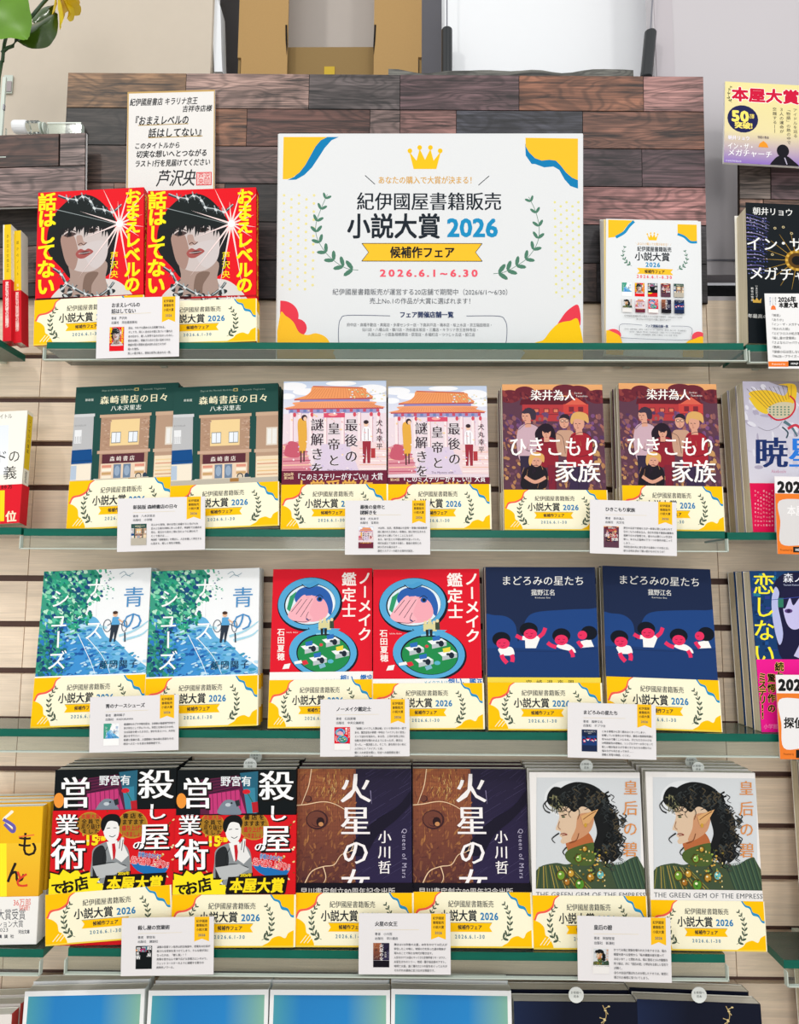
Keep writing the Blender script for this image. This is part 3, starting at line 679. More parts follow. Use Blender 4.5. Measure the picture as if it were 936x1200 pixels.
def art_stars(k, dst=None):
    k.page((57, 76), (453, 75), (478, 668), (68, 668), dst)
    k.rect(40, 60, 500, 680, '#1a2849')
    k.blob([(40, 262), (90, 256), (135, 262), (165, 290), (172, 340), (176, 400), (40, 400)], '#1d4380')
    k.blob([(190, 400), (192, 320), (205, 270), (240, 245), (330, 236), (430, 232), (500, 238), (500, 400)], '#1d4380')
    k.poly([(30, 378), (150, 374), (300, 382), (500, 366), (500, 500), (30, 500)], '#1b3a70')
    k.poly([(30, 384), (300, 386), (500, 372), (500, 374), (300, 389), (30, 387)], '#16305f')
    pk, hr, wh = '#e8305f', '#0e1420', '#f4f3f0'
    def kid(x, y, hd):
        k.ell(x - 2 * hd, y, 33, 27, hr, 20); k.ell(x + 4 * hd, y + 16, 24, 19, pk, 20)
        for e in (-9, 9): k.line([(x + e - 4, y + 12), (x + e, y + 15), (x + e + 4, y + 12)], 1.8, '#7c1230')
        k.line([(x - 4, y + 24), (x + 4, y + 25), (x + 9, y + 22)], 1.8, '#7c1230')
    k.blob([(108, 376), (150, 372), (162, 392), (156, 402), (112, 402), (104, 392)], wh); k.line([(116, 400), (122, 415), (136, 430)], 15, pk); k.line([(152, 400), (156, 412), (154, 426)], 15, pk); kid(117, 344, 1)
    k.poly([(200, 332), (258, 332), (240, 376), (202, 376)], wh); k.line([(206, 338), (188, 340), (168, 330)], 14, pk); k.line([(250, 336), (266, 322), (274, 302)], 14, pk); k.poly([(192, 332), (210, 328), (206, 348), (190, 346)], wh); kid(216, 309, 1)
    k.blob([(312, 366), (350, 360), (376, 374), (384, 392), (366, 386), (330, 378)], wh); k.line([(314, 372), (296, 366), (282, 356)], 14, pk); k.line([(364, 382), (372, 396), (374, 408)], 14, pk); kid(332, 330, 0)
    k.poly([(402, 350), (438, 342), (450, 370), (404, 374)], wh); k.line([(408, 372), (398, 360), (392, 350)], 13, pk); k.ell(432, 320, 30, 26, hr); k.ell(408, 328, 17, 16, pk); k.line([(398, 326), (402, 330), (406, 326)], 1.8, '#7c1230')
    k.poly([(30, 376), (100, 378), (112, 400), (60, 410), (30, 410)], '#1b3a70')
    w = '#e9e8e4'
    k.text('まどろみの星たち', 265, 127, 38, w, 0, 302, ser=.4); k.text('菰野江名', 266, 171, 24, w, 0, 88, ser=.5); k.text('Komono Ena', 264, 190, 9, w, 0, 56)
def obi_stars(k, dst=None):
    k.page((57, 76), (453, 75), (478, 668), (68, 668), dst)
    k.rect(40, 480, 500, 680, '#f0d64b'); k.text('宮崎退夜園', 290, 500, 22, '#2a2a2a', .01, 190, skew=0)
def spine_stars(k, T, H):
    k.rect_page(0, 0, 100, 1000); k.rect(0, 0, 100, 1000, '#141d33'); k.rect(0, 300, 100, 1000, '#17294d'); k.ell(30, 480, 40, 25, '#e8305f'); k.ell(30, 520, 30, 25, '#f4f3f0')
    k.vtext('まどろみの星たち', 50, 40, 440, 60, '#e9e8e4', 0)

def _killer_title(k):
    w = '#ffffff'; h = ('#16120f', .05)
    for ch, u, v, a, b in (('営', 318, 218, 138, 150), ('業', 285, 358, 104, 94), ('術', 292, 488, 152, 148), ('殺', 664, 186, 158, 142), ('し', 668, 308, 96, 78), ('屋', 660, 418, 138, 128), ('の', 593, 456, 56, 44)):
        k.glyph_at(ch, u + 4, v + 4, a, b, h[0], .035); k.glyph_at(ch, u, v, a, b, w, .019)
def art_killer(k, dst=None):
    k.page((233, 115), (752, 108), (737, 885), (196, 885), dst)
    k.rect(180, 90, 780, 900, '#0d1417')
    k.poly([(330, 160), (500, 140), (560, 310), (330, 315)], '#5c1f3f'); k.poly([(370, 225), (500, 205), (530, 310), (370, 312)], '#c53a78')
    for i in range(7): k.line([(384 + i * 20, 222 - i * 3), (388 + i * 20, 312)], 3, '#7d2350')
    for i in range(5): k.line([(340 + i * 4, 168 + i * 14), (505, 145 + i * 12)], 4, '#2e1330')
    k.poly([(505, 130), (585, 122), (580, 310), (540, 310)], '#27647c'); k.poly([(520, 200), (570, 195), (575, 310), (535, 310)], '#3a86a0')
    k.blob([(410, 312), (418, 275), (445, 250), (480, 255), (500, 285), (505, 315)], '#7b8794'); k.ell(452, 272, 12, 8, '#c3ccd2'); k.ell(468, 264, 4, 4, '#15191d'); k.poly([(482, 255), (502, 248), (505, 275), (490, 280)], '#2a2f35')
    k.ell(533, 214, 17, 11, '#d9202e'); k.line([(538, 220), (560, 262), (568, 300)], 4, '#2f6b4a'); k.poly([(555, 262), (582, 258), (585, 305), (560, 308)], '#b8202c')
    k.text('野宮有', 488, 166, 48, '#e9eef0', .02, 136)
    _killer_title(k)
    k.ell(248, 253, 22, 34, '#f2983a', 16)
def obi_killer(k, dst=None):
    k.page((233, 115), (752, 108), (737, 885), (196, 885), dst)
    k.rect(180, 296, 780, 900, '#d9161f')
    rnd = random.Random(31)
    for cx, cy, r in ((382, 358, 52), (566, 365, 62)): k.ell(cx, cy, r * 1.05, r, '#c09032'); k.ell(cx, cy, r * .98, r * .93, '#a87a24'); 
    for i, (t, c) in enumerate((('本屋大賞', '#c8222c'), ('全員で', '#1a1410'), ('走り抜け', '#1a1410'), ('ました', '#1a1410'))): k.text(t, 386, 326 + i * 22, 23, c, .02, 82)
    for i, (t, c) in enumerate((('書店を', '#1a1410'), ('ますます', '#1a1410'), ('盛り上げて', '#c8222c'), ('いきましょう', '#c8222c'))): k.text(t, 568, 326 + i * 27, 25, c, .025, 96)
    k.text('15', 390, 428, 62, '#ffe11c', .05, halo=('#a3141b', .09)); k.text('万部', 430, 424, 22, '#ffe11c', .05)
    if not k.lo:
        for i in range(70):
            x, y = rnd.uniform(200, 745), rnd.uniform(302, 640); k.ell(x, y, rnd.uniform(4, 9), rnd.uniform(2, 5), rnd.choice(['#c9a23a', '#e9d08a', '#7a4a14', '#f2e4b0']), 6, rnd.uniform(0, 180))
    # man in a suit, drawn in black and white
    k.blob([(388, 660), (392, 520), (400, 468), (452, 440), (500, 436), (545, 468), (556, 540), (552, 620), (520, 660)], '#8a8f92'); k.blob([(396, 560), (400, 480), (440, 455), (455, 520), (430, 600), (400, 640)], '#25282b')
    k.poly([(455, 440), (500, 432), (510, 470), (478, 520)], '#f2f2f0'); k.poly([(478, 448), (492, 446), (498, 500), (484, 520)], '#c4202a')
    k.blob([(438, 366), (448, 348), (490, 340), (508, 366), (506, 412), (488, 438), (466, 438), (446, 412)], '#f0efec'); k.blob([(430, 372), (436, 338), (462, 318), (500, 320), (516, 345), (508, 372), (498, 352), (462, 350), (442, 392)], '#141618')
    k.line([(456, 380), (470, 378)], 3, '#141618'); k.line([(484, 378), (498, 378)], 3, '#141618'); k.line([(466, 412), (480, 418), (494, 410)], 3, '#141618')
    k.poly([(498, 452), (520, 420), (530, 422), (528, 450), (550, 500), (520, 530), (492, 510)], '#e9e8e6')
    for q in ([(515, 425), (510, 470)], [(526, 430), (520, 480)], [(400, 540), (480, 530), (540, 545)], [(460, 460), (440, 520), (470, 600)]): k.line(q, 3, '#1d2022')
    k.poly([(395, 545), (500, 530), (545, 552), (480, 590), (420, 600)], '#b9bcbd'); k.poly([(420, 600), (440, 640), (400, 660), (390, 620)], '#e4e4e2')
    k.blob([(560, 530), (620, 540), (690, 560), (725, 545), (690, 590), (600, 575)], '#1e6fb4')
    k.text('皆様のおかげで', 640, 502, 24, '#1e6fb4', .03, 100, rot=8, halo=('#ffffff', .06)); k.text('超大盛り上がり!!', 642, 532, 34, '#e8202c', .03, 165, rot=9, halo=('#ffffff', .07))
    st = []
    for i in range(32):
        a = 2 * math.pi * i / 32; r = 1.0 if i % 2 else .78; st.append((300 + 155 * r * math.cos(a), 650 + 95 * r * math.sin(a)))
    k.poly([(x - 6, y - 8) for x, y in st], '#1a1210'); k.poly(st, '#fbe51e'); k.rect(180, 620, 440, 700, '#fbe51e')
    k.text('お店', 318, 625, 62, '#15110e', .04, rot=-12); k.text('で', 242, 638, 50, '#15110e', .04)
    k.poly([(438, 655), (452, 586), (716, 577), (702, 655)], '#14110f'); k.poly([(442, 660), (456, 592), (710, 582), (698, 660)], '#14110f'); k.poly([(502, 575), (560, 568), (558, 585), (500, 590)], '#14110f'); k.text('2026年', 530, 578, 17, '#ffe11c', .03, 50)
    k.text('本屋大賞', 578, 622, 66, '#ffe11c', .035, 240, skew=.15)
    _killer_title(k)

def mix2(a, b, t):
    B = lin(b); return tuple(a[i] + (B[i] - a[i]) * t for i in range(3)) + (1,)
def art_mars(k, dst=None):
    k.page((58, 98), (470, 98), (476, 748), (42, 748), dst)
    k.grad(30, 80, 268, 560, '#a5603f', '#4d2a30'); k.grad(268, 80, 490, 560, '#262137', '#2d2547')
    rnd = random.Random(41)
    if not k.lo:
        for i in range(420):
            x, y = rnd.uniform(48, 266), rnd.uniform(98, 530); base = mix('#a5603f', '#4d2a30', (y - 98) / 460)
            k.ell(x, y, rnd.uniform(3, 20), rnd.uniform(1, 5), mix2(base, rnd.choice(['#c88a4c', '#5f3030', '#8a5038', '#43242e', '#b77a48']), rnd.uniform(.2, .6)), 7, rnd.gauss(110, 30))
        for i in range(60):
            x, y = rnd.gauss(185, 26), rnd.gauss(165, 34); k.line([(x, y), (x + rnd.uniform(-8, 8), y + rnd.uniform(8, 26))], 1.6, rnd.choice(['#e3b45e', '#c98c48', '#f0cf86']), .6)
        for i in range(70):
            x, y = rnd.uniform(268, 470), rnd.uniform(98, 530); L = rnd.uniform(20, 90); k.line([(x, y), (min(x + L, 478), y - L * .62)], .7, rnd.choice(['#4a4268', '#5a527a', '#383055']))
        for i in range(26): k.line([(48 + i * 8.6, 98), (46 + i * 8.6, 525)], .5, '#704436')
        for i in range(30): k.line([(45, 105 + i * 14), (268, 105 + i * 14)], .5, '#704436')
    k.blob([(240, 400), (330, 300), (420, 240), (478, 170), (478, 215), (420, 285), (350, 345), (300, 420)], '#1a1628')
    for x, y, r in ((128, 290, 40), (95, 212, 14), (128, 298, 20)):
        k.ell(x, y, r, r * .9, '#3e2226', 20); k.ell(x - 2, y - 1, r * .88, r * .78, '#6e3f33', 20)
    k.ell(140, 298, 15, 18, '#2b181c'); k.ell(142, 306, 9, 8, '#c58a5a')
    c = '#ecc9a2'
    for q in ([(108, 98), (98, 160), (82, 205), (72, 232)], [(48, 236), (90, 232), (150, 222), (195, 232), (240, 258), (268, 268)], [(82, 525), (108, 480), (150, 462), (190, 455), (215, 420), (250, 405), (262, 372)], [(150, 462), (160, 500), (150, 525)], [(250, 405), (268, 398)]): k.line(q, 4, c, 2)
    k.line([(322, 180), (326, 230)], 3, '#8d84a8', 1)
    w = '#f6f1f0'
    for ch, v, a in (('火', 170, 118), ('星', 292, 116), ('の', 408, 106), ('女', 524, 112)): k.glyph_at(ch, 268, v, a, a, w, 0, 0, 0, .55)
    k.vtext('小川哲', 374, 325, 492, 50, w, 0, .5)
    k.text('Queen of Mars', 447, 412, 24, '#b9b2cc', 0, 186, rot=90)
def obi_mars(k, dst=None):
    k.page((58, 98), (470, 98), (476, 748), (42, 748), dst)
    k.rect(30, 521, 490, 760, '#13101a'); k.text('早川書房創立80周年記念出版', 240, 552, 30, '#d9d4d0', .01, 346)

def art_gem(k, dst=None):
    k.page((435, 102), (800, 102), (830, 665), (453, 665), dst)
    k.rect(420, 80, 850, 690, '#ece9e6'); k.rect(459, 120, 805, 477, '#d2d6d9')
    rnd = random.Random(51)
    k.ell(560, 190, 75, 60, '#dfe2e4'); 
    # green embroidered shoulders
    k.blob([(462, 418), (520, 396), (560, 400), (600, 390), (660, 388), (730, 400), (775, 378), (800, 384), (820, 500), (455, 500)], '#41513a')
    for i in range(16): k.line([(470 + i * 7, 402 + abs(i - 6)), (462 + i * 12, 476)], 2.4, ['#8f8a3c', '#2b4630', '#b59a4a'][i % 3])
    for i in range(20): k.line([(700 + i * 5, 398 - i), (730 + i * 5, 476)], 2.2, ['#1e3a36', '#4f6c50', '#2c5147'][i % 3])
    # neck and face in profile, looking left
    k.blob([(560, 300), (620, 290), (650, 330), (640, 375), (590, 385), (562, 352)], '#b5673c')
    k.blob([(570, 352), (655, 330), (662, 375), (640, 402), (585, 400), (556, 378)], '#4c5f2e')
    k.blob([(536, 195), (580, 190), (640, 215), (648, 262), (620, 300), (585, 322), (560, 332), (546, 334), (540, 326), (545, 316), (537, 308), (541, 298), (534, 292), (524, 288), (532, 262), (536, 246), (530, 224)], '#d9bda0')
    k.blob([(600, 240), (648, 240), (640, 290), (600, 320), (575, 322), (590, 285)], '#c9926c')
    k.line([(545, 308), (560, 306)], 3, '#8c4436'); k.line([(541, 244), (560, 240)], 3.5, '#2b1d18'); k.ell(549, 248, 6, 3, '#3f4f34'); k.line([(536, 232), (560, 226)], 3, '#2b1d18')
    
    hr = '#17191a'
    for q in ([(530, 215), (512, 196), (528, 165), (560, 142), (600, 134), (650, 146), (688, 178), (702, 222), (728, 250), (724, 280), (742, 310), (726, 335), (738, 366), (712, 392), (694, 376), (676, 384), (668, 356), (650, 340), (660, 300), (652, 262), (640, 228), (610, 214), (585, 232), (560, 215)],
              [(520, 150), (500, 168), (494, 195), (508, 214), (530, 218), (545, 190), (548, 160)], [(700, 230), (722, 240), (734, 268), (722, 300), (704, 280)], [(660, 330), (690, 330), (706, 372), (690, 396), (668, 380), (650, 360)]): k.blob(q, hr)
    cl = [hr, '#24282a', '#353a3a', '#0f1112', '#4b4334']
    n = 190 if not k.lo else 14
    for i in range(n):
        t = i / n; a = R(150 - 222 * t); cx, cy = 622 + 84 * math.cos(a) + 26 * t, 240 - 88 * math.sin(a) + 50 * t
        x, y = cx + rnd.uniform(-26, 26), cy + rnd.uniform(-26, 26); s = rnd.choice((-1, 1))
        k.line([(x, y), (x + 12 * s, y + 8), (x + 4 * s, y + 20), (x + 16 * s, y + 27)], rnd.uniform(3, 7), rnd.choice(cl), 1.5)
    for q in ([(505, 235), (490, 228), (482, 212), (490, 198)], [(520, 175), (508, 165), (520, 150)], [(535, 300), (512, 318), (522, 332)], [(560, 345), (548, 360), (556, 372)], [(500, 190), (488, 205), (500, 222), (515, 228)]): k.line(q, 5, hr, 2)
    for i in range(0 if k.lo else 26): k.line([(500 + rnd.uniform(0, 45), 165 + rnd.uniform(0, 60)), (510 + rnd.uniform(0, 45), 185 + rnd.uniform(0, 55))], 4, rnd.choice(['#6f7052', '#2a2c28', '#8a8562', hr]), 1)
    k.poly([(606, 244), (625, 236), (664, 222), (650, 246), (634, 268), (614, 272)], '#d6a56e'); k.line([(614, 256), (630, 244), (656, 228)], 2.5, '#7a4a24'); k.ell(622, 274, 5, 7, '#c79a3a')
    k.line([(600, 300), (592, 322), (570, 332)], 2.5, '#7a4428'); k.line([(536, 262), (532, 280), (540, 288)], 1.8, '#8c5a40'); k.line([(540, 303), (552, 301), (562, 305)], 3, '#8c3f36')
    for q in ([(545, 196), (556, 214), (548, 230)], [(562, 200), (574, 222), (566, 238), (574, 250)], [(590, 210), (602, 232), (596, 256)], [(530, 206), (524, 226), (532, 240)]): k.line(q, 3.2, hr, 1)
    for x, y, a, c in ((542, 434, 12, '#6f9a34'), (604, 462, 14, '#4f8a2c'), (672, 432, 11, '#63b3b8'), (575, 428, 9, '#c79a3a'), (640, 440, 10, '#b8862e'), (600, 380, 9, '#7fb04a'), (620, 350, 6, '#c79a3a'), (562, 455, 8, '#a8702a')):
        k.ell(x, y, a + 4, a + 5, '#5c4a1c', 14); k.ell(x, y, a, a * 1.15, c, 14); k.ell(x - 3, y - 4, a * .35, a * .3, '#f2f0c4', 8)
    for i in range(0 if k.lo else 60): k.ell(rnd.uniform(560, 690), rnd.uniform(350, 470), rnd.uniform(1.5, 5), rnd.uniform(1.5, 4), rnd.choice(['#d0a548', '#7c6a2c', '#93a84c', '#e7d492', '#2f3a20']), 6)
    k.rect(420, 477, 850, 690, '#ece9e6'); k.rect(420, 100, 459, 690, '#ece9e6')
    k.vtext('皇后の碧', 770, 118, 384, 50, '#d98d4c', -.012, .3)
    k.text('THE GREEN GEM OF THE EMPRESS', 640, 494, 22, '#5f6468', .012, 362)

def art_blue(k, dst=None):
    k.rect_page(0, 0, 1000, 1400, dst); k.rect(0, 0, 1000, 1400, '#f2f3f3')
    for x0, x1, l, r in ((32, 260, '#4f9fae', '#2a83c6'), (260, 640, '#2a83c6', '#2b88cc'), (640, 968, '#2b88cc', '#86b9a4')):
        k.poly([(x0, 45), (x1, 45), (x1, 600), (x0, 600)], [l, r, r, l]); k.poly([(x0, 600), (x1, 600), (x1, 1340), (x0, 1340)], [l, r, '#e0905a', '#d9a06a'])
def art_sprig(k, dst=None):
    k.rect_page(0, 0, 1000, 1400, dst); k.rect(0, 0, 1000, 1400, '#101527')
    k.poly([(0, 0), (420, 0), (300, 1400), (0, 1400)], ['#1b2746', '#101527', '#101527', '#1b2746'])
    k.line([(720, 30), (745, 120), (700, 220), (610, 300), (560, 420)], 7, '#b9a06a', 3)
    for x, y, r in ((735, 60, 30), (760, 110, 120), (700, 190, 40), (660, 240, 150), (610, 290, 60), (585, 250, 10), (600, 350, 120), (690, 140, -20)): k.line([(x, y), (x + 36 * math.cos(R(r)), y - 36 * math.sin(R(r)))], 9, '#c9b27c', 4); k.ell(x + 40 * math.cos(R(r)), y - 40 * math.sin(R(r)), 11, 8, '#d9c48e', 8)
    k.glyph_at('名', 740, 280, 110, 110, '#cfae62', 0, 0, 0, .8)

def art_star_r(k, dst=None):        # pale cover with a winged dragon, right-hand neighbour
    k.page((158, 222), (735, 215), (800, 1025), (212, 1025), dst)
    k.grad(100, 200, 900, 1040, '#b3aec0', '#e4e2ea')
    rnd = random.Random(61)
    for i in range(120 if not k.lo else 8): k.ell(rnd.uniform(160, 760), rnd.uniform(225, 700), rnd.uniform(10, 40), rnd.uniform(5, 16), rnd.choice(['#c3bfcd', '#cfccd8', '#a9a2b6', '#d9d7e0']), 8, rnd.uniform(0, 90))
    k.blob([(300, 222), (440, 215), (560, 240), (640, 300), (560, 340), (430, 270)], '#8a7f7c')
    k.blob([(195, 310), (260, 330), (300, 360), (290, 400), (240, 380), (205, 335)], '#e2bd2e'); k.blob([(190, 290), (290, 270), (380, 300), (400, 250), (350, 240), (440, 240), (440, 330), (380, 370), (300, 380)], '#e4b92c')
    for i in range(11): k.line([(180 + i * 24, 262 - i * 2), (290 + i * 13, 372 - i * 6)], 2.2, '#4d4530')
    k.blob([(290, 375), (350, 338), (420, 340), (440, 370), (400, 415), (330, 420)], '#c9bfa0')
    for i in range(24): k.ell(305 + (i % 6) * 20, 362 + (i // 6) * 14, 6, 4, '#4b7a6a', 6)
    k.line([(295, 400), (340, 432), (400, 420), (435, 380), (438, 330), (410, 300)], 9, '#c42a3a'); 
    k.line([(380, 440), (420, 470), (450, 520)], 18, '#54707a', 8); k.line([(400, 480), (440, 460), (470, 480)], 14, '#c4384a'); k.line([(370, 470), (400, 500), (392, 530)], 8, '#39505c')
    k.line([(240, 470), (290, 490), (345, 470), (370, 440)], 2, '#7b7684')
    k.glyph_at('暁', 310, 606, 180, 175, '#1b2f66', 0, 0, 0, 1.2); k.glyph_at('星', 490, 606, 180, 175, '#2a78d6', 0, 0, 0, 1.2)
    k.text('Akeboshi', 350, 706, 26, '#c98fa8', 0, 80)
    k.rect(100, 770, 900, 1040, '#e0104f'); k.rect(327, 765, 900, 1040, '#e8e4ea')
    for i in range(7): k.vtext('ただ、星を見ていたかった僕らの夜明け'[i:i + 9], 225 + i * 15, 800 + (i % 3) * 8, 1000, 11, '#ffd9e0')
    k.text('大賞受賞', 500, 810, 80, '#1c1c1c', .03)

def art_love(k, dst=None):          # blue cover with a dark-haired girl, right-hand neighbour
    k.page((190, 142), (770, 130), (850, 998), (250, 998), dst)
    k.rect(150, 100, 950, 1010, '#123c6e')
    rnd = random.Random(71)
    for i in range(90 if not k.lo else 8): x, y = rnd.uniform(190, 420), rnd.uniform(145, 620); k.rect(x, y, x + rnd.uniform(6, 30), y + rnd.uniform(4, 22), rnd.choice(['#0f5b7e', '#1b4f92', '#0b2c58', '#1f7d94', '#2a3c8a']))
    k.blob([(318, 260), (345, 180), (420, 150), (520, 170), (560, 300), (560, 620), (370, 620), (330, 420)], '#1a1a3c')
    k.blob([(310, 300), (330, 230), (352, 260), (345, 330), (372, 480), (350, 540), (318, 420)], '#b7bce6')
    k.blob([(372, 330), (400, 270), (480, 250), (520, 330), (500, 420), (440, 460), (395, 430)], '#c6c1ea'); k.blob([(365, 330), (372, 250), (430, 235), (520, 250), (520, 300), (470, 285), (430, 330), (410, 290), (385, 345)], '#1d1b3e')
    k.ell(403, 360, 22, 12, '#5a3f7c', 14); k.ell(404, 360, 10, 10, '#2a1c48', 10); k.rect(345, 290, 375, 340, '#2f7a62')
    k.poly([(430, 600), (462, 540), (480, 620)], '#c9c4e6'); k.line([(310, 300), (600, 270)], 3, '#3a4aa0')
    k.vtext('恋しない', 268, 150, 650, 124, '#ffee33', .004, .5); k.text('森ノ', 430, 180, 56, '#eef0fa', .01, anchor='c')
    k.text('Tsunemi Komori', 420, 218, 14, '#c9d0ee', 0, 90)
    k.rect(150, 618, 950, 1010, '#f01b93')
    k.vtext('続々', 350, 632, 730, 50, '#14100f', .03, 0, ('#ffe84a', .06)); k.vtext('驚愕作の', 306, 690, 900, 46, '#14100f', .03, 0, ('#ffe84a', .06)); k.vtext('ミステリ!!', 256, 690, 930, 46, '#14100f', .03, 0, ('#ffe84a', .06)); k.text('小学館', 300, 968, 26, '#ff9fd0', .0)

def art_church(k, dst=None):        # black cover with gold rays, right-hand neighbour
    k.page((500, 410), (1370, 400), (1380, 1690), (505, 1690), dst)
    k.rect(480, 380, 1400, 1700, '#10171c')
    rnd = random.Random(81)
    for i in range(16 if not k.lo else 4):
        y = 520 + i * 34; k.line([(500, y), (590, y + 20 - i * 2), (690 - i * 4, y + 70 - i * 5)], 7, rnd.choice(['#7a6fae', '#3c3c78', '#a59ac8', '#4f4c8c']), 2)
        for j in range(7): k.ell(515 + j * 24 + rnd.uniform(-5, 5), y + 30 + rnd.uniform(-8, 8), 8, 4, rnd.choice(['#4d5aa8', '#7f8ac4', '#2c3468', '#b4aedb']), 6, rnd.uniform(0, 60))
    for a in range(0, 360, 20): k.line([(900 + 80 * math.cos(R(a)), 930 + 80 * math.sin(R(a))), (900 + 270 * math.cos(R(a)), 930 + 270 * math.sin(R(a)))], 5, '#b68f35', 2)
    k.ell(900, 930, 95, 95, '#a87c22', 30); k.ell(900, 930, 70, 70, '#5a3d14', 24); k.ell(900, 930, 42, 42, '#12100f', 20)
    for a in range(0, 360, 30): k.ell(900 + 82 * math.cos(R(a)), 930 + 82 * math.sin(R(a)), 12, 12, '#d8ad4a', 8)
    for x, y in ((862, 682), (705, 885), (797, 627), (730, 640)): k.ell(x, y, 12, 12, '#c7b78a', 10); k.ell(x, y, 6, 6, '#10171c', 8)
    w = '#f2f2ee'
    k.text('朝井リョウ', 716, 487, 76, w, .005, 325, ser=.5)
    for ch, u, v, a in (('イ', 560, 790, 130), ('ン', 690, 790, 125), ('・', 795, 776, 110), ('ザ', 905, 780, 130), ('メ', 575, 1060, 125), ('ガ', 690, 1060, 120), ('チ', 815, 1060, 120), ('ャ', 920, 1070, 110)): k.glyph_at(ch, u, v, a, a * 1.1, w, -.006, 0, 0, .5)
    k.vtext('いまだかつてない', 575, 1170, 1330, 20, w, 0); k.vtext('教会の物語', 540, 1190, 1320, 22, w, 0)
    k.poly([(545, 1330), (540, 1290), (560, 1310), (575, 1285), (592, 1310), (612, 1288), (608, 1330)], '#d8ad4a')
    k.text('今年最高の一冊', 600, 1450, 40, w, 0)

# ------------------------------------------------------------------ the setting
WY = 0.075                                   # front of the slat wall
def Z(py, Y, px=468): return onY(px, py, Y).z
SH = [Z(401.5, 0), Z(621, 0), Z(857, 0), Z(1114.5, 0), Z(1370, 0)]   # tops of the five shelves
def X(px, py, Y): return onY(px, py, Y).x

gz = [Z(p, WY) for p in (418, 469.5, 521, 573, 626, 680, 734, 789, 846.5, 905, 965.5, 1026, 1085, 1144.6, 1206, 1270, 1336)]
top_z = Z(352, WY)
back = MB(); back.box(-1.4, 1.4, WY + .008, WY + .03, 0, top_z)
wall_back = tag(back.build('wall_back', GROOVE), kind='structure')
seams = [-1.4, X(40, 560, WY), X(841, 660, WY), 1.4]
edges = [top_z + .003] + gz
for i in range(len(edges)):
    zt = edges[i] - .0035 if i else edges[0] - .003
    zb = edges[i + 1] + .0042 if i + 1 < len(edges) else edges[i] - .25
    for j in range(3):
        a, b = seams[j] + .0005, seams[j + 1] - .0005; cx, cz = (a + b) / 2, (zt + zb) / 2
        m = MB(); w, h = (b - a) / 2, (zt - zb) / 2; m.box(-w, w, 0, .009, -h, h)
        m.build('slat', WOOD_SLAT, wall_back, Matrix.Translation((cx, WY, cz)))
m = MB(); m.box(-1.4, 1.4, WY, .62, top_z + .0002, top_z + .006); tag(m.build('trim_1', LILAC), kind='structure')
m = MB(); m.box(-1.4, X(248, 40, .24), .24, .26, top_z + .0065, 2.9); tag(m.build('wall_upper', WALL), kind='structure')
m = MB(); m.box(-1.4, 1.4, .62, .64, top_z, 2.9); tag(m.build('wall_far', WHITE), kind='structure')
m = MB(); m.box(-1.6, 1.6, -2.6, .64, -.02, 0); tag(m.build('floor', FLOOR), kind='structure')
# grey panel right of the display, dark gap under it
pl = MB(); x0 = X(766, 60, .115); zb = Z(322, .115)
pl.box(x0, .9, .115, .14, zb, 2.9); p = tag(pl.build('wall_right', LILAC), kind='structure')
for a, b, y in ((X(768, 60, .115), X(789, 60, .115), .1135),):
    m = MB(); m.box(a, b, y, .115, zb + .02, 2.9); m.build('panel_rib', plain('pale_grey_rib', '#bdb6ba', .5, noise=.02), p)
m = MB(); m.box(x0, .9, .1138, .115, Z(306, .115), Z(304, .115)); m.build('panel_seam', GREY2, p)
m = MB(); m.box(X(700, 335, .17), .9, .17, .19, top_z + .0065, zb + .01); m.build('recess_shade', BLACK, p)  # black sheet standing in for the shade inside the gap

# ------------------------------------------------------------------ glass shelves with their clear rails
def shelf(xl, xr, z, label, rail=True, thick=.0088, y0=0.0, rail_h=.0245, name='glass_shelf'):
    e = empty(name, Matrix.Translation(((xl + xr) / 2, y0, z - thick)))
    tag(e, label, 'shelf', 'glass shelves on the slat wall'); w = (xr - xl) / 2
    m = MB(); m.box(-w, w, 0, WY - y0 - .013, 0, thick, mi=0, edge=1); m.build('glass_plate', [GLASS, GLASS_EDGE], e)
    if rail:
        m = MB(); m.box(-w, w, -.0016, -.0004, thick - rail_h, -.0003); m.build('price_rail', ACRYL, e)
        m = MB(); m.box(-w, w, -.0066, -.0018, thick - rail_h - .0002, thick - rail_h + .0011); m.build('rail_lip', ACRYL_EDGE, e)
        m = MB(); 
        for sx in (-1, 1): m = MB(); m.box(sx * w - .0006, sx * w + .0006, -.0066, -.0004, thick - rail_h, -.0004); m.build('rail_end', ACRYL_EDGE, e)
    for sx in (-.72, .72):
        m = MB(); m.box(sx * w - .004, sx * w + .004, WY - y0 - .0128, WY - y0 - .0008, .001, thick - .001); m.build('bracket', ACRYL_EDGE, e)
    return e
S1 = shelf(X(55, 401, 0), X(871, 403, 0), SH[0], 'glass shelf carrying the large fair poster and red books, topmost in the middle')
S2 = shelf(X(28, 621, 0), X(849, 624, 0), SH[1], 'glass shelf carrying the dark green, palace and family novels')
S3 = shelf(X(-60, 857, 0), X(1010, 861, 0), SH[2], 'long glass shelf carrying the white-blue, red and navy novels')
S4 = shelf(X(80, 1113, 0), X(849, 1116, 0), SH[3], 'glass shelf carrying the hitman, purple-brown and long-haired portrait novels')
S5 = shelf(X(-10, 1370, 0), X(960, 1370, 0), SH[4], 'lowest glass shelf under the blue and black books', rail=False)
shelf(-.75, X(-3, 396, 0), Z(396, 0, 0), 'glass shelf end at the left edge under two yellow spines')
shelf(X(874, 405, 0), .75, Z(404, 0, 900), 'glass shelf at the right edge under the black hardcover')
shelf(-.75, X(25, 618, 0), Z(618, 0, 20), 'glass shelf at the left edge under the white and red book', rail=False)
shelf(X(852, 624, 0), .75, Z(624, 0, 890), 'glass shelf at the right edge under the pale dragon cover', rail=False)
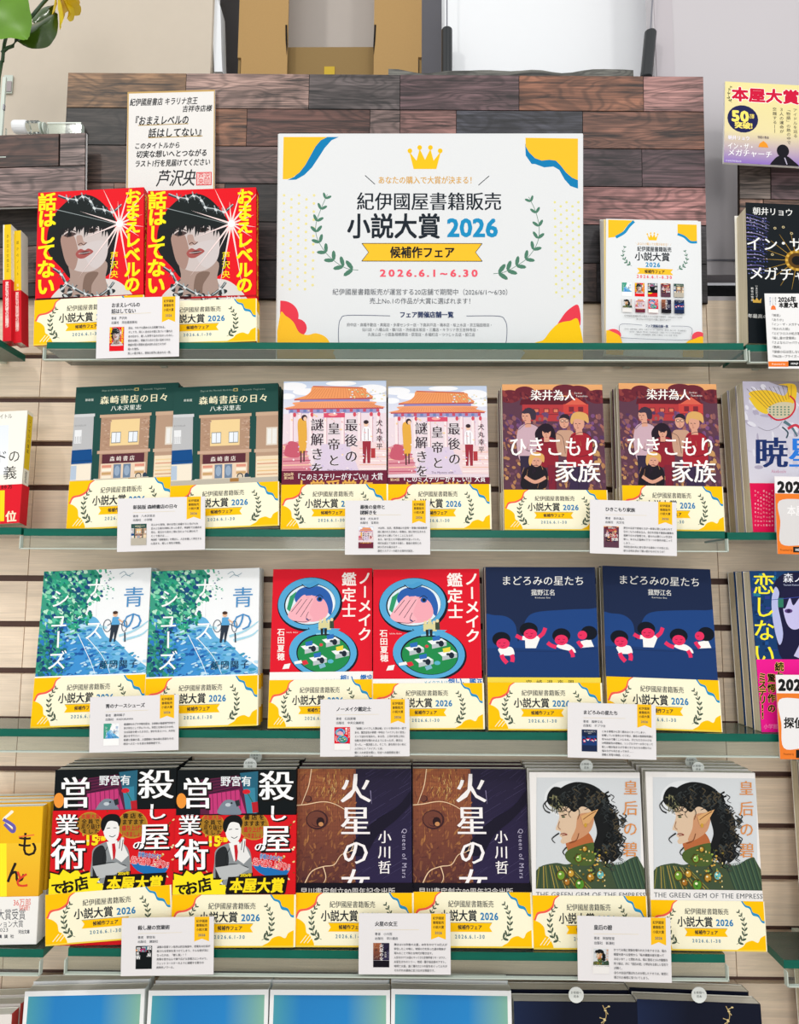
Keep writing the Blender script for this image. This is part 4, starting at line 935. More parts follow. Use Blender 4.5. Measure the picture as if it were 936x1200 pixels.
shelf(-.75, X(51, 1112, 0), Z(1112, 0, 30), 'glass shelf at the left edge under the golden yellow book')
shelf(X(918, 1126, 0), .8, Z(1125, 0, 930), 'glass shelf at the right edge under the tan page edges')

# ------------------------------------------------------------------ books
DES = {}
def design(key, **k): DES[key] = k
design('red', art=art_red, front='#e5101f', spine='#cf0f1c', back='#d5101e', sp=spine_red, obi='#b50b18')
design('green', art=art_green, front='#1f4a44', spine='#17403b', back='#1f4a44')
design('palace', art=art_palace, front='#e9d7de', spine='#e9e2e8', back='#f1ecef', obi=obi_palace, oc='#6d2339')
design('family', art=art_family, front='#5d3a4a', spine='#6b4150', back='#c78d63', obi=None)
design('nurse', art=art_nurse, front='#f4f6f7', spine='#e8f0f2', back='#f1f4f4')
design('compact', art=art_compact, front='#e0162b', spine='#cc1226', back='#d8142a', obi=obi_compact, oc='#f4f2ee')
design('stars', art=art_stars, front='#1a2849', spine='#141d33', back='#1a2849', sp=spine_stars, obi=obi_stars, oc='#f0d64b')
design('killer', art=art_killer, front='#0d1417', spine='#121618', back='#15191b', obi=obi_killer, oc='#d9161f')
design('mars', art=art_mars, front='#3a2430', spine='#1c1726', back='#2a2030', obi=obi_mars, oc='#13101a')
design('gem', art=art_gem, front='#ece9e6', spine='#e6e3dd', back='#ece9e6')
design('blue', art=art_blue, front='#f2f3f3', spine='#e4eced', back='#f2f3f3')
design('sprig', art=art_sprig, front='#101527', spine='#0c101c', back='#101218')
design('dragon', art=art_star_r, front='#c9c5d2', spine='#c0a9a0', back='#8c5a50')
design('love', art=art_love, front='#123c6e', spine='#123c6e', back='#2a3c6a')
design('church', art=art_church, front='#10171c', spine='#0e1216', back='#10171c')

def jacket(W, H, T, d, t=.0006, over=0.0):
    m = MB(); f, s, b = lin(d['front']), lin(d['spine']), lin(d['back']); r = min(.002, T * .2)
    # front board, rounded spine, back board in one wrapped outline
    out = [(-W / 2, 0, f), (W / 2 - r, 0, f), (W / 2 - r * .3, r * .3, s), (W / 2, r, s), (W / 2, T - r, s), (W / 2 - r * .3, T - r * .3, s), (W / 2 - r, T, b), (-W / 2, T, b)]
    inn = [(-W / 2, t, f), (W / 2 - r, t, f), (W / 2 - t - r * .2, r * .4, s), (W / 2 - t, r, s), (W / 2 - t, T - r, s), (W / 2 - t - r * .2, T - r * .4, s), (W / 2 - r, T - t, b), (-W / 2, T - t, b)]
    n = len(out)
    for i in range(n - 1):
        a, c = out[i], out[i + 1]; e, g = inn[i], inn[i + 1]
        col = c[2] if i < n - 2 else b
        if i == 0: col = f
        m.face([(a[0], a[1], 0), (c[0], c[1], 0), (c[0], c[1], H), (a[0], a[1], H)], col)
        m.face([(g[0], g[1], 0), (e[0], e[1], 0), (e[0], e[1], H), (g[0], g[1], H)], '#f4f2ea')
        m.face([(a[0], a[1], H), (c[0], c[1], H), (g[0], g[1], H), (e[0], e[1], H)], col)
        m.face([(c[0], c[1], 0), (a[0], a[1], 0), (e[0], e[1], 0), (g[0], g[1], 0)], col)
    for i in (0, n - 1):
        a, e = out[i], inn[i]; q = [(a[0], a[1], 0), (a[0], a[1], H), (e[0], e[1], H), (e[0], e[1], 0)]; m.face(q, a[2])
    return m
def wrap(W, z0, z1, T, g, t=.00015, col=CREAM, spine=None):
    """paper band folded round front, spine and back; g = clearance"""
    m = MB(); sp = spine or col
    m.box(-W / 2 - .0001, W / 2 + g, -g - t, -g, z0, z1, col); m.box(W / 2 + g, W / 2 + g + t, -g - t, T + g + t, z0, z1, sp); m.box(-W / 2 - .0001, W / 2 + g, T + g, T + g + t, z0, z1, col)
    return m
CACHE = {}
def book_parts(key, root, W, H, T, hb, ob, full, pages, hard, rot=0.0, band=True):
    d = DES[key]; ck = (key, round(W, 4), round(H, 4), T, full)
    if ck in CACHE:
        for nm, me, pi, M in CACHE[ck]:
            par = root if pi is None else made[pi] if False else None
        made = []
        for nm, me, pi, M in CACHE[ck]:
            made.append(link(nm, me, None, root if pi is None else made[pi], M))
        return
    L = []
    def add(o, pi, M): L.append((o.name.split('.')[0], o.data, pi, M)); return len(L) - 1
    ov = .0022 if hard else .0
    cv = jacket(W, H, T, d).build('cover', GLOSS, root, Matrix.Identity(4)); ic = add(cv, None, Matrix.Identity(4))
    m = MB(); m.box(-W / 2 + .0006 + ov, W / 2 - .0008, .0007, T - .0007, .0004 + ov, H - .0006 - ov); o = m.build('pages', pages, root, Matrix.Identity(4)); add(o, None, Matrix.Identity(4))
    if full:
        k = Ink(W, H, lim=(-W / 2, H, W / 2, (ob if ob else hb) if (band or ob) else 0)); d['art'](k); k.y = 0
        o = k.build('cover_print', GLOSS, cv, Matrix.Identity(4)); add(o, ic, Matrix.Identity(4))
    if d.get('sp'):
        k = Ink(T - .001, H); d['sp'](k, T, H); M = Matrix.Translation((W / 2 + .00005, T / 2, 0)) @ Matrix.Rotation(R(90), 4, 'Z')
        o = k.build('spine_print', GLOSS, cv, M); add(o, ic, M)
    g = .0008 if full else .0002
    if d.get('oc') and ob:
        w = wrap(W, 0, ob, T, g, col=d['oc']); o = w.build('sales_band', INK, root, Matrix.Identity(4)); io = add(o, None, Matrix.Identity(4)); so = o
        if full:
            k = Ink(W, H, lim=(-W / 2, ob, W / 2, hb)); k.y = -g - .00018; d['obi'](k); o = k.build('sales_band_print', INK, so, Matrix.Identity(4)); add(o, io, Matrix.Identity(4))
        g += .0009 if full else .0004
    if band:
        MR = Matrix.Translation((-W / 2, 0, 0)) @ Matrix.Rotation(R(-rot), 4, 'Y') @ Matrix.Translation((W / 2, 0, 0)) if full and rot else Matrix.Identity(4)
        b = wrap(W, .0002, hb, T, g); b.box(W / 2 + g + .00015, W / 2 + g + .0003, 0, T, hb * .72, hb, YEL); b.box(W / 2 + g + .00015, W / 2 + g + .0003, T * .25, T, .0002, hb * .36, YEL)
        o = b.build('fair_band', INK, root, MR); ib = add(o, None, MR); fb = o
        if full:
            k = Ink(W, hb); k.y = -g - .0002; art_band(k); o = k.build('fair_band_print', INK, fb, Matrix.Identity(4)); add(o, ib, Matrix.Identity(4))
    CACHE[ck] = L
SPOTS = []
def stack(key, TL, TR, BR, BL, sz, T, n, front_label, back_label, group, by=None, oy=None, Yb=.006, lean=None, pages=PAGES, hard=False, rot=0, band=True, name='paperback_book', seed=0, jit=.0012, dims=None, hi=7, ymax=None):
    M, W, H = fit(TL, TR, BR, BL, Yb, lean, 2 if lean is None else -9, hi)
    a = math.asin(max(-1, min(1, M[1][2])))
    dz = sz + T * math.sin(abs(a)) + .0003 - M[2][3]
    if dims: pass
    M = Matrix.Translation((0, 0, dz)) @ M; H = H - dz
    f = lambda py: H * (1 - (py - TL[1]) / (BL[1] - TL[1]))
    hb = f(by) if by else H * .28; ob = f(oy) if oy else None
    maxn = int(((ymax or WY - .002) - Yb - H * math.sin(max(a, 0))) / (T / math.cos(a) + .0016))
    nn = max(1, min(n, maxn)); rnd = random.Random(seed + len(SPOTS) * 7)
    print('%-8s W%.0f H%.0f lean %.1f dz %.1f n %d/%d' % (key, W * 1e3, H * 1e3, math.degrees(a), dz * 1e3, nn, n))
    SPOTS.append((key, M, W, H, T, nn, hb))
    for i in range(nn):
        D = Matrix.Translation((0 if i == 0 else rnd.uniform(-jit, jit), i * (T / math.cos(a) + .0016) + (.002 if i else 0), 0 if i == 0 else 0))
        root = empty(name, D @ M)
        book_parts(key, root, W, H - (0 if i == 0 else 0), T, hb, ob, i == 0, pages, hard, rot, band)
        pos = ('', 'first behind the front', 'second behind', 'third behind', 'fourth behind', 'fifth behind')[i]
        if i and i == nn - 1 and i > 1: pos = 'rearmost'
        tag(root, front_label if i == 0 else ' '.join(back_label.split()[:12]) + (', ' + pos if nn > 2 else ''), 'book', group if i else None)
    return M, W, H, hb

stack('red', (42, 221), (165, 224), (168, 398), (40, 398), SH[0], .0155, 4, 'red book of a capped man with yellow lettering, left front copy', 'red book hidden behind the left front copy on the top shelf', 'red books behind the left red copy', 347, None, name='hardcover_book', hard=False, ymax=.047, lean=2)
stack('red', (172.5, 220), (297, 223), (300, 397), (169, 397), SH[0], .0155, 4, 'red book of a capped man with yellow lettering, right front copy', 'red book behind the right front copy, spine edge showing beside the poster', 'red books behind the right red copy', 349, None, name='hardcover_book', ymax=.047, lean=2)
stack('green', (87.5, 451), (206, 451), (204, 618), (78, 618), SH[1], .0105, 6, 'dark green novel with bookshop street drawing, left front copy', 'dark green novel hidden behind the left front copy', 'green novels behind the left copy', 563, seed=2)
stack('green', (202, 451), (323, 452), (326, 618), (198, 618), SH[1], .0105, 6, 'dark green novel with bookshop street drawing, right front copy', 'dark green novel behind the right front copy, spine edge showing', 'green novels behind the right copy', 568, seed=3, Yb=.004)
stack('palace', (332, 445), (452, 448), (453, 618), (329, 618), SH[1], .011, 5, 'pale pink novel with orange palace roof, left taller front copy', 'pale pink palace novel hidden behind the left copy', 'palace novels behind the left copy', 567, 551, seed=4)
stack('palace', (454.5, 452), (570, 453), (574, 618), (454.5, 618), SH[1], .011, 5, 'pale pink novel with orange palace roof, right front copy', 'pale pink palace novel hidden behind the right copy', 'palace novels behind the right copy', 567, 559, seed=5)
stack('family', (588, 451), (706, 450), (712, 619), (591, 619), SH[1], .0105, 3, 'sunset-coloured novel with five standing people, left front copy', 'sunset-coloured novel behind the left copy, tan page edge showing', 'family novels behind the left copy', 573.5, seed=6, name='paperback_book')
stack('family', (725, 450), (841, 449), (848, 617), (730, 618), SH[1], .0105, 3, 'sunset-coloured novel with five standing people, right front copy', 'sunset-coloured novel behind the right copy, tan page edge showing', 'family novels behind the right copy', 568, seed=7)
stack('nurse', (50, 667), (175, 668), (168, 852), (36, 852), SH[2], .0145, 4, 'white and blue novel with green foliage and bicycle, left front copy', 'white and blue novel hidden behind the left copy', 'foliage novels behind the left copy', 795, seed=8)
stack('nurse', (176, 667), (302, 668), (301, 855), (168, 855), SH[2], .0145, 4, 'white and blue novel with green foliage and bicycle, right front copy', 'white and blue novel behind the right copy, white spine edge showing', 'foliage novels behind the right copy', 797, seed=9, Yb=.004)
stack('compact', (320, 666), (435, 667), (436, 851), (314, 851), SH[2], .0145, 4, 'red novel with blue powder compact drawing, left front copy', 'red compact novel hidden behind the left copy', 'compact novels behind the left copy', 797, 788, seed=10)
stack('compact', (437, 667), (561, 667), (566, 852), (437, 852), SH[2], .0145, 4, 'red novel with blue powder compact drawing, right front copy', 'red compact novel hidden behind the right copy', 'compact novels behind the right copy', 800, 795, seed=11)
stack('stars', (569, 664), (697, 665), (705, 854), (572, 854), SH[2], .015, 3, 'navy novel with four pink-faced children, left front copy', 'navy novel hidden behind the left front copy', 'navy novels behind the left copy', 800, 794, seed=12)
stack('stars', (708, 665), (834, 665), (845, 854), (712, 854), SH[2], .015, 3, 'navy novel with four pink-faced children, right front copy', 'navy novel behind the right front copy, dark page side showing', 'navy novels behind the right copy', 796, None, seed=13)
stack('killer', (64, 902), (206, 900), (201, 1112), (54, 1112), SH[3], .0125, 6, 'black and red novel with white lettering and tilted fair band', 'black-jacketed novel behind the copy with the tilted band', 'hitman novels behind the left copy', 1052, 952, seed=14, rot=3.5, pages=PAGES_WHITE, jit=.003)
stack('killer', (208, 902), (347, 902), (344, 1112), (200, 1112), SH[3], .0125, 6, 'black and red novel with white lettering and straight fair band', 'black-jacketed novel behind the copy with the straight band', 'hitman novels behind the right copy', 1051, 957, seed=15, pages=PAGES_WHITE, jit=.003, Yb=.004)
stack('mars', (349, 901), (482, 901), (483, 1110), (344, 1110), SH[3], .0135, 5, 'purple-brown planet novel with large white lettering, left front copy', 'planet novel hidden behind the left copy, black top edge showing', 'planet novels behind the left copy', 1048, 1037, seed=16, pages=PAGES_WHITE)
stack('mars', (484, 901), (616, 901), (623, 1110), (484, 1110), SH[3], .0135, 5, 'purple-brown planet novel with large white lettering, right front copy', 'planet novel hidden behind the right copy, black top edge showing', 'planet novels behind the right copy', 1047, 1037, seed=17, pages=PAGES_WHITE)
stack('gem', (620, 905), (750, 905), (759, 1110), (625, 1110), SH[3], .0125, 6, 'white novel with dark-haired elf portrait, left front copy', 'white portrait novel behind the left copy', 'portrait novels behind the left copy', 1049, seed=18, pages=PAGES_WHITE)
stack('gem', (755, 905), (887, 905), (897, 1109), (764, 1109), SH[3], .0125, 6, 'white novel with dark-haired elf portrait, right front copy', 'white portrait novel behind the right copy, pale page side showing', 'portrait novels behind the right copy', 1053, seed=19, pages=PAGES_WHITE)
# lowest shelf: tops of tall books
ord_ = ('leftmost', 'second from left', 'third from left', 'rightmost')
for i, x in enumerate((27, 172.5, 315.5, 458)):
    stack('blue', (x, 1160), (x + 143, 1160), (x + 141 + i * 4 - 8, 1362), (x - 14 + i * 4, 1362), SH[4], .016, 4, 'white-framed blue book on the lowest shelf, %s of the four' % ord_[i], 'white-edged book behind the blue front copy, %s of four' % ord_[i], 'books behind the %s blue copy' % ord_[i], band=False, pages=PAGES_WHITE, seed=20 + i, lean=6)
for i, x in enumerate((603, 749)):
    stack('sprig', (x, 1174), (x + 143, 1174), (x + 155, 1362), (x + 4, 1362), SH[4], .019, 3, 'black book with gold sprig on the lowest shelf, %s copy' % ('left', 'right')[i], 'black-jacketed book behind the %s gold sprig copy' % ('left', 'right')[i], 'books behind the %s sprig copy' % ('left', 'right')[i], band=False, pages=PAGES_WHITE, seed=30 + i, lean=6)
# neighbouring bays on the right
stack('dragon', (870, 448), (996, 446), (1012, 622), (882, 622), Z(624, 0, 890), .017, 3, 'pale novel with winged dragon at the right edge', 'pale dragon novel behind the front one, page edge and pink band showing', 'dragon novels at the right edge', band=False, seed=40)
stack('love', (877, 670), (1003, 668), (1020, 856), (892, 856), SH[2], .0165, 3, 'blue novel with yellow lettering and dark-haired girl at the right edge', 'blue novel behind the yellow-lettered copy, page edge showing', 'blue novels at the right edge', band=False, seed=41)
stack('church', (876, 241), (1004, 239), (1008, 405), (877, 405), Z(404, 0, 900), .030, 1, 'thick black hardcover with gold sun rays at the right edge', 'black hardcover behind', 'black hardcovers', band=False, seed=42, hard=True, name='hardcover_book')
design('tan', art=art_blue, front='#d9d2c4', spine='#cbb99a', back='#8f6a4c')
stack('tan', (948, 900), (1080, 900), (1100, 1118), (958, 1118), Z(1125, 0, 930), .014, 3, 'tall book at the right edge showing only its page side', 'book with tan page side at the right edge above the green shelf corner', 'page sides at the right edge', band=False, seed=43)
stack('tan', (952, 1150), (1082, 1150), (1104, 1362), (966, 1362), SH[4], .014, 3, 'book at the bottom right corner showing its page side', 'book behind in the bottom right corner', 'page sides in the bottom right corner', band=False, seed=44)

# ------------------------------------------------------------------ plank-patterned display boards
def plank_board(TL, TR, BR, BL, Y, planks, label, thick=.004, edge='#2b211d', name='display_board', lean=None, lo=-9):
    M, W, H = fit(TL, TR, BR, BL, Y, lean, lo, 2)
    root = empty(name, M); tag(root, label, 'display board')
    m = MB(); m.box(-W / 2, W / 2, 0, thick, 0, H, edge, cols={'front': '#17110e'}); m.build('backing', INK, root)
    k = Ink(W, H); k.page(TL, TR, BR, BL); g = .0007
    for (x0, x1, y0, y1, col) in planks:
        (a, zt), (b, zb) = k.mp(x0, y0), k.mp(x1, y1)
        a = max(a, -W / 2); b = min(b, W / 2); zt = min(zt, H); zb = max(zb, 0)
        if b - a < .002: continue
        w, h = (b - a) / 2 - g, (zt - zb) / 2 - g
        m = MB(); m.box(-w, w, -.0016, 0, -h, h, mix2(lin(col), '#0a0605', .22))
        cx, cz = (a + b) / 2, (zt + zb) / 2
        m.build('plank', WOOD_PRINT, root, Matrix.Translation((cx, 0, cz)))
    return M, W, H
def rows(spec):
    out = []
    for y0, y1, xs in spec:
        for x0, x1, c in xs: out.append((x0, x1, y0, y1, c))
    return out
MAIN = rows([
    (84, 127, [(70, 213, '#94704f'), (213, 361, '#b59489'), (361, 470, '#6d6261'), (470, 612, '#74595c'), (612, 760, '#94624a'), (760, 834, '#b78781')]),
    (127, 172, [(70, 143, '#403a36'), (143, 287, '#8d6149'), (287, 434, '#6e4a41'), (434, 470, '#a68a83'), (470, 537, '#9c716a'), (537, 687, '#50505a'), (687, 834, '#8f6250')]),
    (172, 217, [(68, 201, '#5d4a42'), (201, 340, '#6b5552'), (340, 520, '#7a5a52'), (520, 756, '#5c484c'), (756, 834, '#634b4f')]),
    (217, 262, [(66, 130, '#7b6057'), (130, 262, '#94705f'), (262, 420, '#3a3330'), (420, 600, '#7c625a'), (600, 834, '#b5807c')]),
    (262, 307, [(66, 240, '#4a3a36'), (240, 420, '#4b3b39'), (420, 640, '#5c4744'), (640, 834, '#413c40')]),
    (307, 352, [(66, 280, '#6d5049'), (280, 470, '#3c3132'), (470, 700, '#5e4a47'), (700, 834, '#383338')])])
bM, bW, bH = plank_board((70, 84), (832, 92), (829, 352), (66, 352), .068, MAIN, 'wide board faced with brown, pink and grey planks behind the big poster', lean=-2)
plank_board((-70, 158), (97, 159), (100, 243), (-74, 243), .040, rows([(157, 197, [(-90, -40, '#7a5a4c'), (-40, 68, '#5f4238'), (68, 99, '#94807b')]), (197, 244, [(-90, 101, '#a08681')])]), 'small plank-patterned board with white edge at the left, above the yellow spines', edge='#e9e7e6', lean=-2)
plank_board((-70, 236), (69, 240), (69, 350), (-70, 350), .066, rows([(236, 290, [(-80, 70, '#3d3733')]), (290, 334, [(-80, -20, '#5d4a42'), (-20, 70, '#7d625c')]), (334, 351, [(-80, 70, '#2f2927')])]), 'dark plank-patterned board at the left edge behind the yellow spines', lean=0)
plank_board((866, 120), (1010, 120), (1010, 352), (866, 352), .066, rows([(120, 195, [(866, 1010, '#7b6762')]), (195, 236, [(866, 903, '#8d7d74'), (903, 1010, '#6d5659')]), (236, 275, [(866, 894, '#a27d6b'), (894, 1010, '#80604f')]), (275, 352, [(866, 1010, '#544644')])]), 'plank-patterned board at the right edge behind the black hardcover', lean=-3)
# crumpled grey plank print standing behind the top of the board
m = MB(); n = 24; zz = Z(92, .12); x0, x1 = X(455, 88, .12), X(742, 88, .12)
for i in range(n):
    a, b = x0 + (x1 - x0) * i / n, x0 + (x1 - x0) * (i + 1) / n
    h = lambda t: Z(84.5 + 1.2 * math.sin(t * 37) + .8 * math.sin(t * 91), .12); w = lambda t: .118 + .002 * math.sin(t * 60)
    m.face([(a, w(a), top_z + .008), (b, w(b), top_z + .008), (b, w(b), h(b)), (a, w(a), h(a))], '#67665f')
tag(m.build('rolled_print', WOOD_PRINT), 'grey wood-print sheet just showing above the top edge of the wide board', 'print')

# ------------------------------------------------------------------ printed sheets
def sheet(name, TL, TR, BR, BL, Yb, thick, label, cat, draw, lean=None, lo=-9, hi=8, group=None, base='#e6e7e7', mat=INK, sides=None, step=2e-6, dy=None, edge_col=None, Z0=None):
    M, W, H = fit(TL, TR, BR, BL, Yb, lean, lo, hi)
    root = empty(name, M); tag(root, label, cat, group)
    m = MB(); c = {} if not edge_col else {k_: edge_col for k_ in ('left', 'right', 'top', 'bottom')}
    m.box(-W / 2, W / 2, 0, thick, 0, H, base, cols=c); m.build('sheet', mat, root)
    if draw:
        k = Ink(W, H, step=step); k.page(TL, TR, BR, BL); draw(k); k.build('print', mat, root)
    return root, M, W, H
DK = '#1d262f'
STORES = ('府中店・高幡不動店・高尾店・多摩センター店・下高井戸店・橋本店・桜上水店・京王稲田堤店・', '仙川店・八幡山店・鶴川店・渋谷道玄坂店・三鷹店・キラリナ京王吉祥寺店・', '久我山店・小田急相模原店・荻窪店・永福町店・つつじヶ丘店・狛江店')
def crown(k, cx, cy, w, c='#fbc51d'):
    h = w * .68; P = [(-.5, -.3), (-.36, .5), (.36, .5), (.5, -.3), (.27, .12), (.17, -.42), (0, .08), (-.17, -.42), (-.27, .12)]
    k.poly([(cx + x * w, cy + y * h) for x, y in P], c)
    for x, y in ((-.48, -.33), (-.17, -.48), (.17, -.48), (.48, -.33)): k.ell(cx + x * w, cy + y * h, w * .075, w * .075, c, 12)
def fair_art(k, big=True):
    k.rect(300, 150, 700, 430, '#e4e6e7')
    Yc, Bc, Rc = '#fcc22c', '#0c7fb6', '#ea3d4e'
    k.poly([(372, 160), (394, 160), (385, 164), (377, 173), (370, 184), (362, 196), (353, 205), (343, 210.5), (333, 211), (341, 207), (350, 198), (358, 184), (365, 170)], Bc)
    k.poly([(327, 160), (380, 160), (372, 164), (366, 171), (360, 182), (354, 193), (347, 202), (339, 208), (333, 210), (327, 210)], Yc)
    k.poly([(618.5, 168), (619, 182), (626, 192), (630, 192), (641, 196), (652, 195), (659, 199), (665, 210), (672, 218), (681, 221), (681, 206), (660, 186), (640, 186), (622, 172)], Bc)
    k.poly([(619, 161), (682, 162), (681, 211), (674, 208), (667, 202), (661, 194), (655, 188), (647, 187), (638, 188), (630, 185), (623, 178), (619, 171)], Yc)
    k.ell(329, 371, 20, 18, Rc, 24, 0, -90, 90); k.ell(347, 385, 12, 11, Rc, 18); k.rect(327, 353, 330, 392, Rc)
    k.blob([(327, 370), (334, 371), (343, 378), (350, 390), (360, 393), (370, 391), (382, 396), (388, 408), (390, 430), (327, 430)], Yc)
    k.blob([(679, 358), (668, 362), (659, 372), (654, 384), (679, 384)], Rc); k.blob([(679, 377), (668, 376), (655, 379), (645, 388), (637, 398), (626, 402), (616, 412), (612, 430), (679, 430)], '#fdcb12')
    for i in range(5):
        for j in range(24):
            if (i + j) % 2: continue
            k.ell(329 + i * 9, 229 + j * 4.8, 1.6, 1.6, '#ece09a', 8); k.ell(653 + i * 7, 237 + j * 4.8, 1.5, 1.5, '#e6e090', 8)
    if big: crown(k, 498, 185, 38)
    k.laurel([(419, 317), (405, 315), (390, 306), (378, 294), (369, 278), (368, 262), (374, 244), (381, 228)], 12.5, '#4f7f69', 1, 9, .6)
    k.laurel([(579, 321), (592, 319), (606, 312), (620, 302), (631, 286), (634, 268), (630, 248), (622, 231)], 12.5, '#4f7f69', 1, 9, .6)
    k.line([(426, 205.5), (438, 216)], .8, DK); k.line([(575, 206), (562, 217)], .8, DK)
    k.text('あなたの購入で大賞が決まる！', 500.5, 211, 9.6, '#dca53b', .014, 118)
    k.text('紀伊國屋書籍販売', 503, 236, 22.5, DK, .014, 174)
def poster(k):
    fair_art(k)
    k.text('小説大賞', 461, 265, 31, DK, .022, 112); k.text('2026', 554.5, 266, 30, '#1b8fc2', .03, 61)
    k.poly([(423, 286), (565.5, 286), (558, 296), (565.5, 306), (423, 306), (431, 296)], '#fbc42f')
    for q in ([(423, 285.6), (566, 285.6)], [(423, 306.4), (566, 306.4)], [(423, 285.6), (431, 296), (423, 306.4)], [(566, 285.6), (558, 296), (566, 306.4)]): k.line(q, .7, DK, smooth=False)
    k.text('候補作フェア', 495, 296, 14.2, '#222222', .032, 77)
    k.text('2026.6.1~6.30', 502.5, 320, 14.5, '#f0596b', .03, 119, sy=.8)
    k.text('紀伊國屋書籍販売が運営する20店舗で期間中（2026/6/1～6/30）', 494.5, 342.5, 7.9, '#5b5f66', 0, 212)
    k.text('売上No.1の作品が大賞に選ばれます！', 494.5, 353, 7.7, '#5b5f66', 0, 124)
    k.text('フェア開催店舗一覧', 500, 369, 7.6, '#2c3c63', .03, 64)
    k.line([(457, 370.5), (408, 370), (399, 374), (396.5, 384), (397, 402), (402, 408)], .6, '#3a4668'); k.line([(547, 370.5), (584, 370.5), (592, 375), (594.5, 385), (593, 402), (588, 408)], .6, '#3a4668')
    for i, t in enumerate(STORES): k.text(t, 492 + i, 381 + i * 5.6, 4.4, '#77797e', .0, (172, 138, 126)[i])
for i in range(3):
    o = i * .0016
    rt, M, W, H = sheet('poster_board', (321.5 - 1.5 * (i == 1), 156 + i * .6), (688 + i * .5, 157 + i * .6), (683, 421), (324.5 - 1.5 * (i == 1), 421), .036 + o + .0002 * i, .0013, ('large white fair poster with crown, laurels and yellow ribbon', 'white sheet showing as a thin edge just behind the large poster', 'rearmost white sheet behind the large fair poster')[i], 'poster', poster if i == 0 else None, lean=-5)
COVERS = [(art_nurse, None), (art_red, None), (art_killer, obi_killer), (art_family, None), (art_green, None), (art_gem, None), (art_palace, obi_palace), (art_compact, obi_compact), (art_mars, obi_mars), (art_stars, None)]
def mini(k, fn, obi, u0, v0, u1, v1, cut=1.0):
    """a small printed picture of a cover between (u0, v0) and (u1, v1)"""
    q, d, cl = k.q, k.d, k.cl
    (a, zt), (b, zb) = k.mp(u0, v0), k.mp(u1, v1); lo, k.lo = k.lo, True
    fn(k, (a, zt, b, zb)); z2 = zt - (zt - zb) * .72
    if obi:
        l = k.lim; k.lim = (a, z2, b, zb); obi(k, (a, zt, b, zb)); k.lim = l
    k.q, k.d, k.cl, k.lo = q, d, cl, lo
    k.k = 1
def flyer(k):
    Q = k.q; w = '#e8eaeb'
    k.rect(690, 250, 840, 440, w)
    src = ((326, 158), (686, 158), (686, 405), (326, 405))
    k.poly([(713, 257), (745, 257), (738, 261), (732, 269), (726, 277), (713, 279)], '#fdc321'); k.line([(744, 258), (738, 264), (732, 272), (722, 278)], 3.5, '#1b8fc2')
    k.poly([(796, 260), (819, 260), (819, 281), (812, 280), (806, 275), (796, 273)], '#fdc321'); k.line([(796, 272), (804, 275), (811, 281), (819, 281)], 3, '#1b8fc2')
    crown(k, 766, 276, 13)
    k.text('＼あなたの購入で大賞が決まる！／', 767, 285, 3.6, '#dca53b', 0, 44); k.text('紀伊國屋書籍販売', 768, 291, 6.3, DK, .02, 41); k.text('小説大賞', 765.5, 300, 11, DK, .02, 42); k.text('2026', 766, 309.5, 7.6, '#1b8fc2', .03, 18)
    k.poly([(747, 314), (790, 314.5), (787, 318), (790, 321.5), (747, 321), (750, 318)], '#fbc42f'); k.text('候補作フェア', 768, 318, 4.8, '#222222', .03, 24); k.text('2026.6.1-6.30', 767.5, 324, 5, '#f0596b', .03, 43)
    k.laurel([(741, 312), (734, 307), (730, 299), (733, 288)], 4, '#4f7f69', 1, 6, .3); k.laurel([(795, 315), (803, 310), (807, 301), (804, 291)], 4, '#4f7f69', 1, 6, .3)
    for i, (fn, ob) in enumerate(COVERS):
        x, y = 729 + (i % 5) * 15.3, 332 + (i // 5) * 19.5; mini(k, fn, ob, x, y, x + 11.4, y + 16)
    k.text('紀伊國屋書籍販売が運営する20店舗で期間中（2026/6/1～6/30）', 766, 372, 2.6, '#777777', 0, 70); k.text('売上No.1の作品が大賞に選ばれます！', 766, 375.5, 2.6, '#777777', 0, 42)
    k.text('フェア開催店舗一覧', 769, 383, 3.4, '#2c3c63', .03, 27); k.line([(752, 382.5), (728, 382), (725, 389), (726, 396), (730, 398), (806, 398), (810, 391), (808, 383), (786, 382.5)], .4, '#3a4668')
    for i, t in enumerate(STORES): k.text(t, 768, 387.5 + i * 3, 2.1, '#77797e', .0, 74 - i * 12)
    k.ell(718, 395, 9, 7, '#f04c5a'); k.blob([(708, 392), (718, 392), (727, 399), (728, 420), (706, 420)], '#fdc321'); k.ell(818, 395, 8, 7, '#f04c5a'); k.blob([(803, 402), (812, 397), (824, 395), (824, 420), (800, 420)], '#fdc321')
rnd = random.Random(9)
for i in range(14):
    dx = -i * .45; jx = rnd.uniform(-.5, .5)
    top = (-5.2 - i * .3) if i else 0
    cutl = '#f3d98c' if i else '#f4f4f2'
    # each sheet of the pile is a flyer of its own; the left edges of the rear ones fan out
    sheet('flyer', (709 + top * .9 + (-.35 * i if i else 0) + 1.5, 256 + (i % 3) * .5 + rnd.uniform(-.4, .4)), (824 - (i > 0) * 1.2, 260), (823 - (i > 0) * 1.0, 418), (709.5 + (jx - .3 * i if i else 0), 418), .030 + i * .0016, .0008 if i == 0 else .0012,
          'flyer with crown and ten small cover pictures, front of the pile' if i == 0 else 'flyer in the pile behind the front flyer, %s from the front' % ('', 'second', 'third', 'fourth', 'fifth', 'sixth', 'seventh', 'eighth', 'ninth', 'tenth', 'eleventh', 'twelfth', 'thirteenth', 'fourteenth')[i], 'flyer', flyer if i == 0 else None, lean=0, group=None if i == 0 else 'flyers piled behind the front flyer', base=cutl if i % 3 == 1 else '#ecebea', edge_col='#f1eee6')

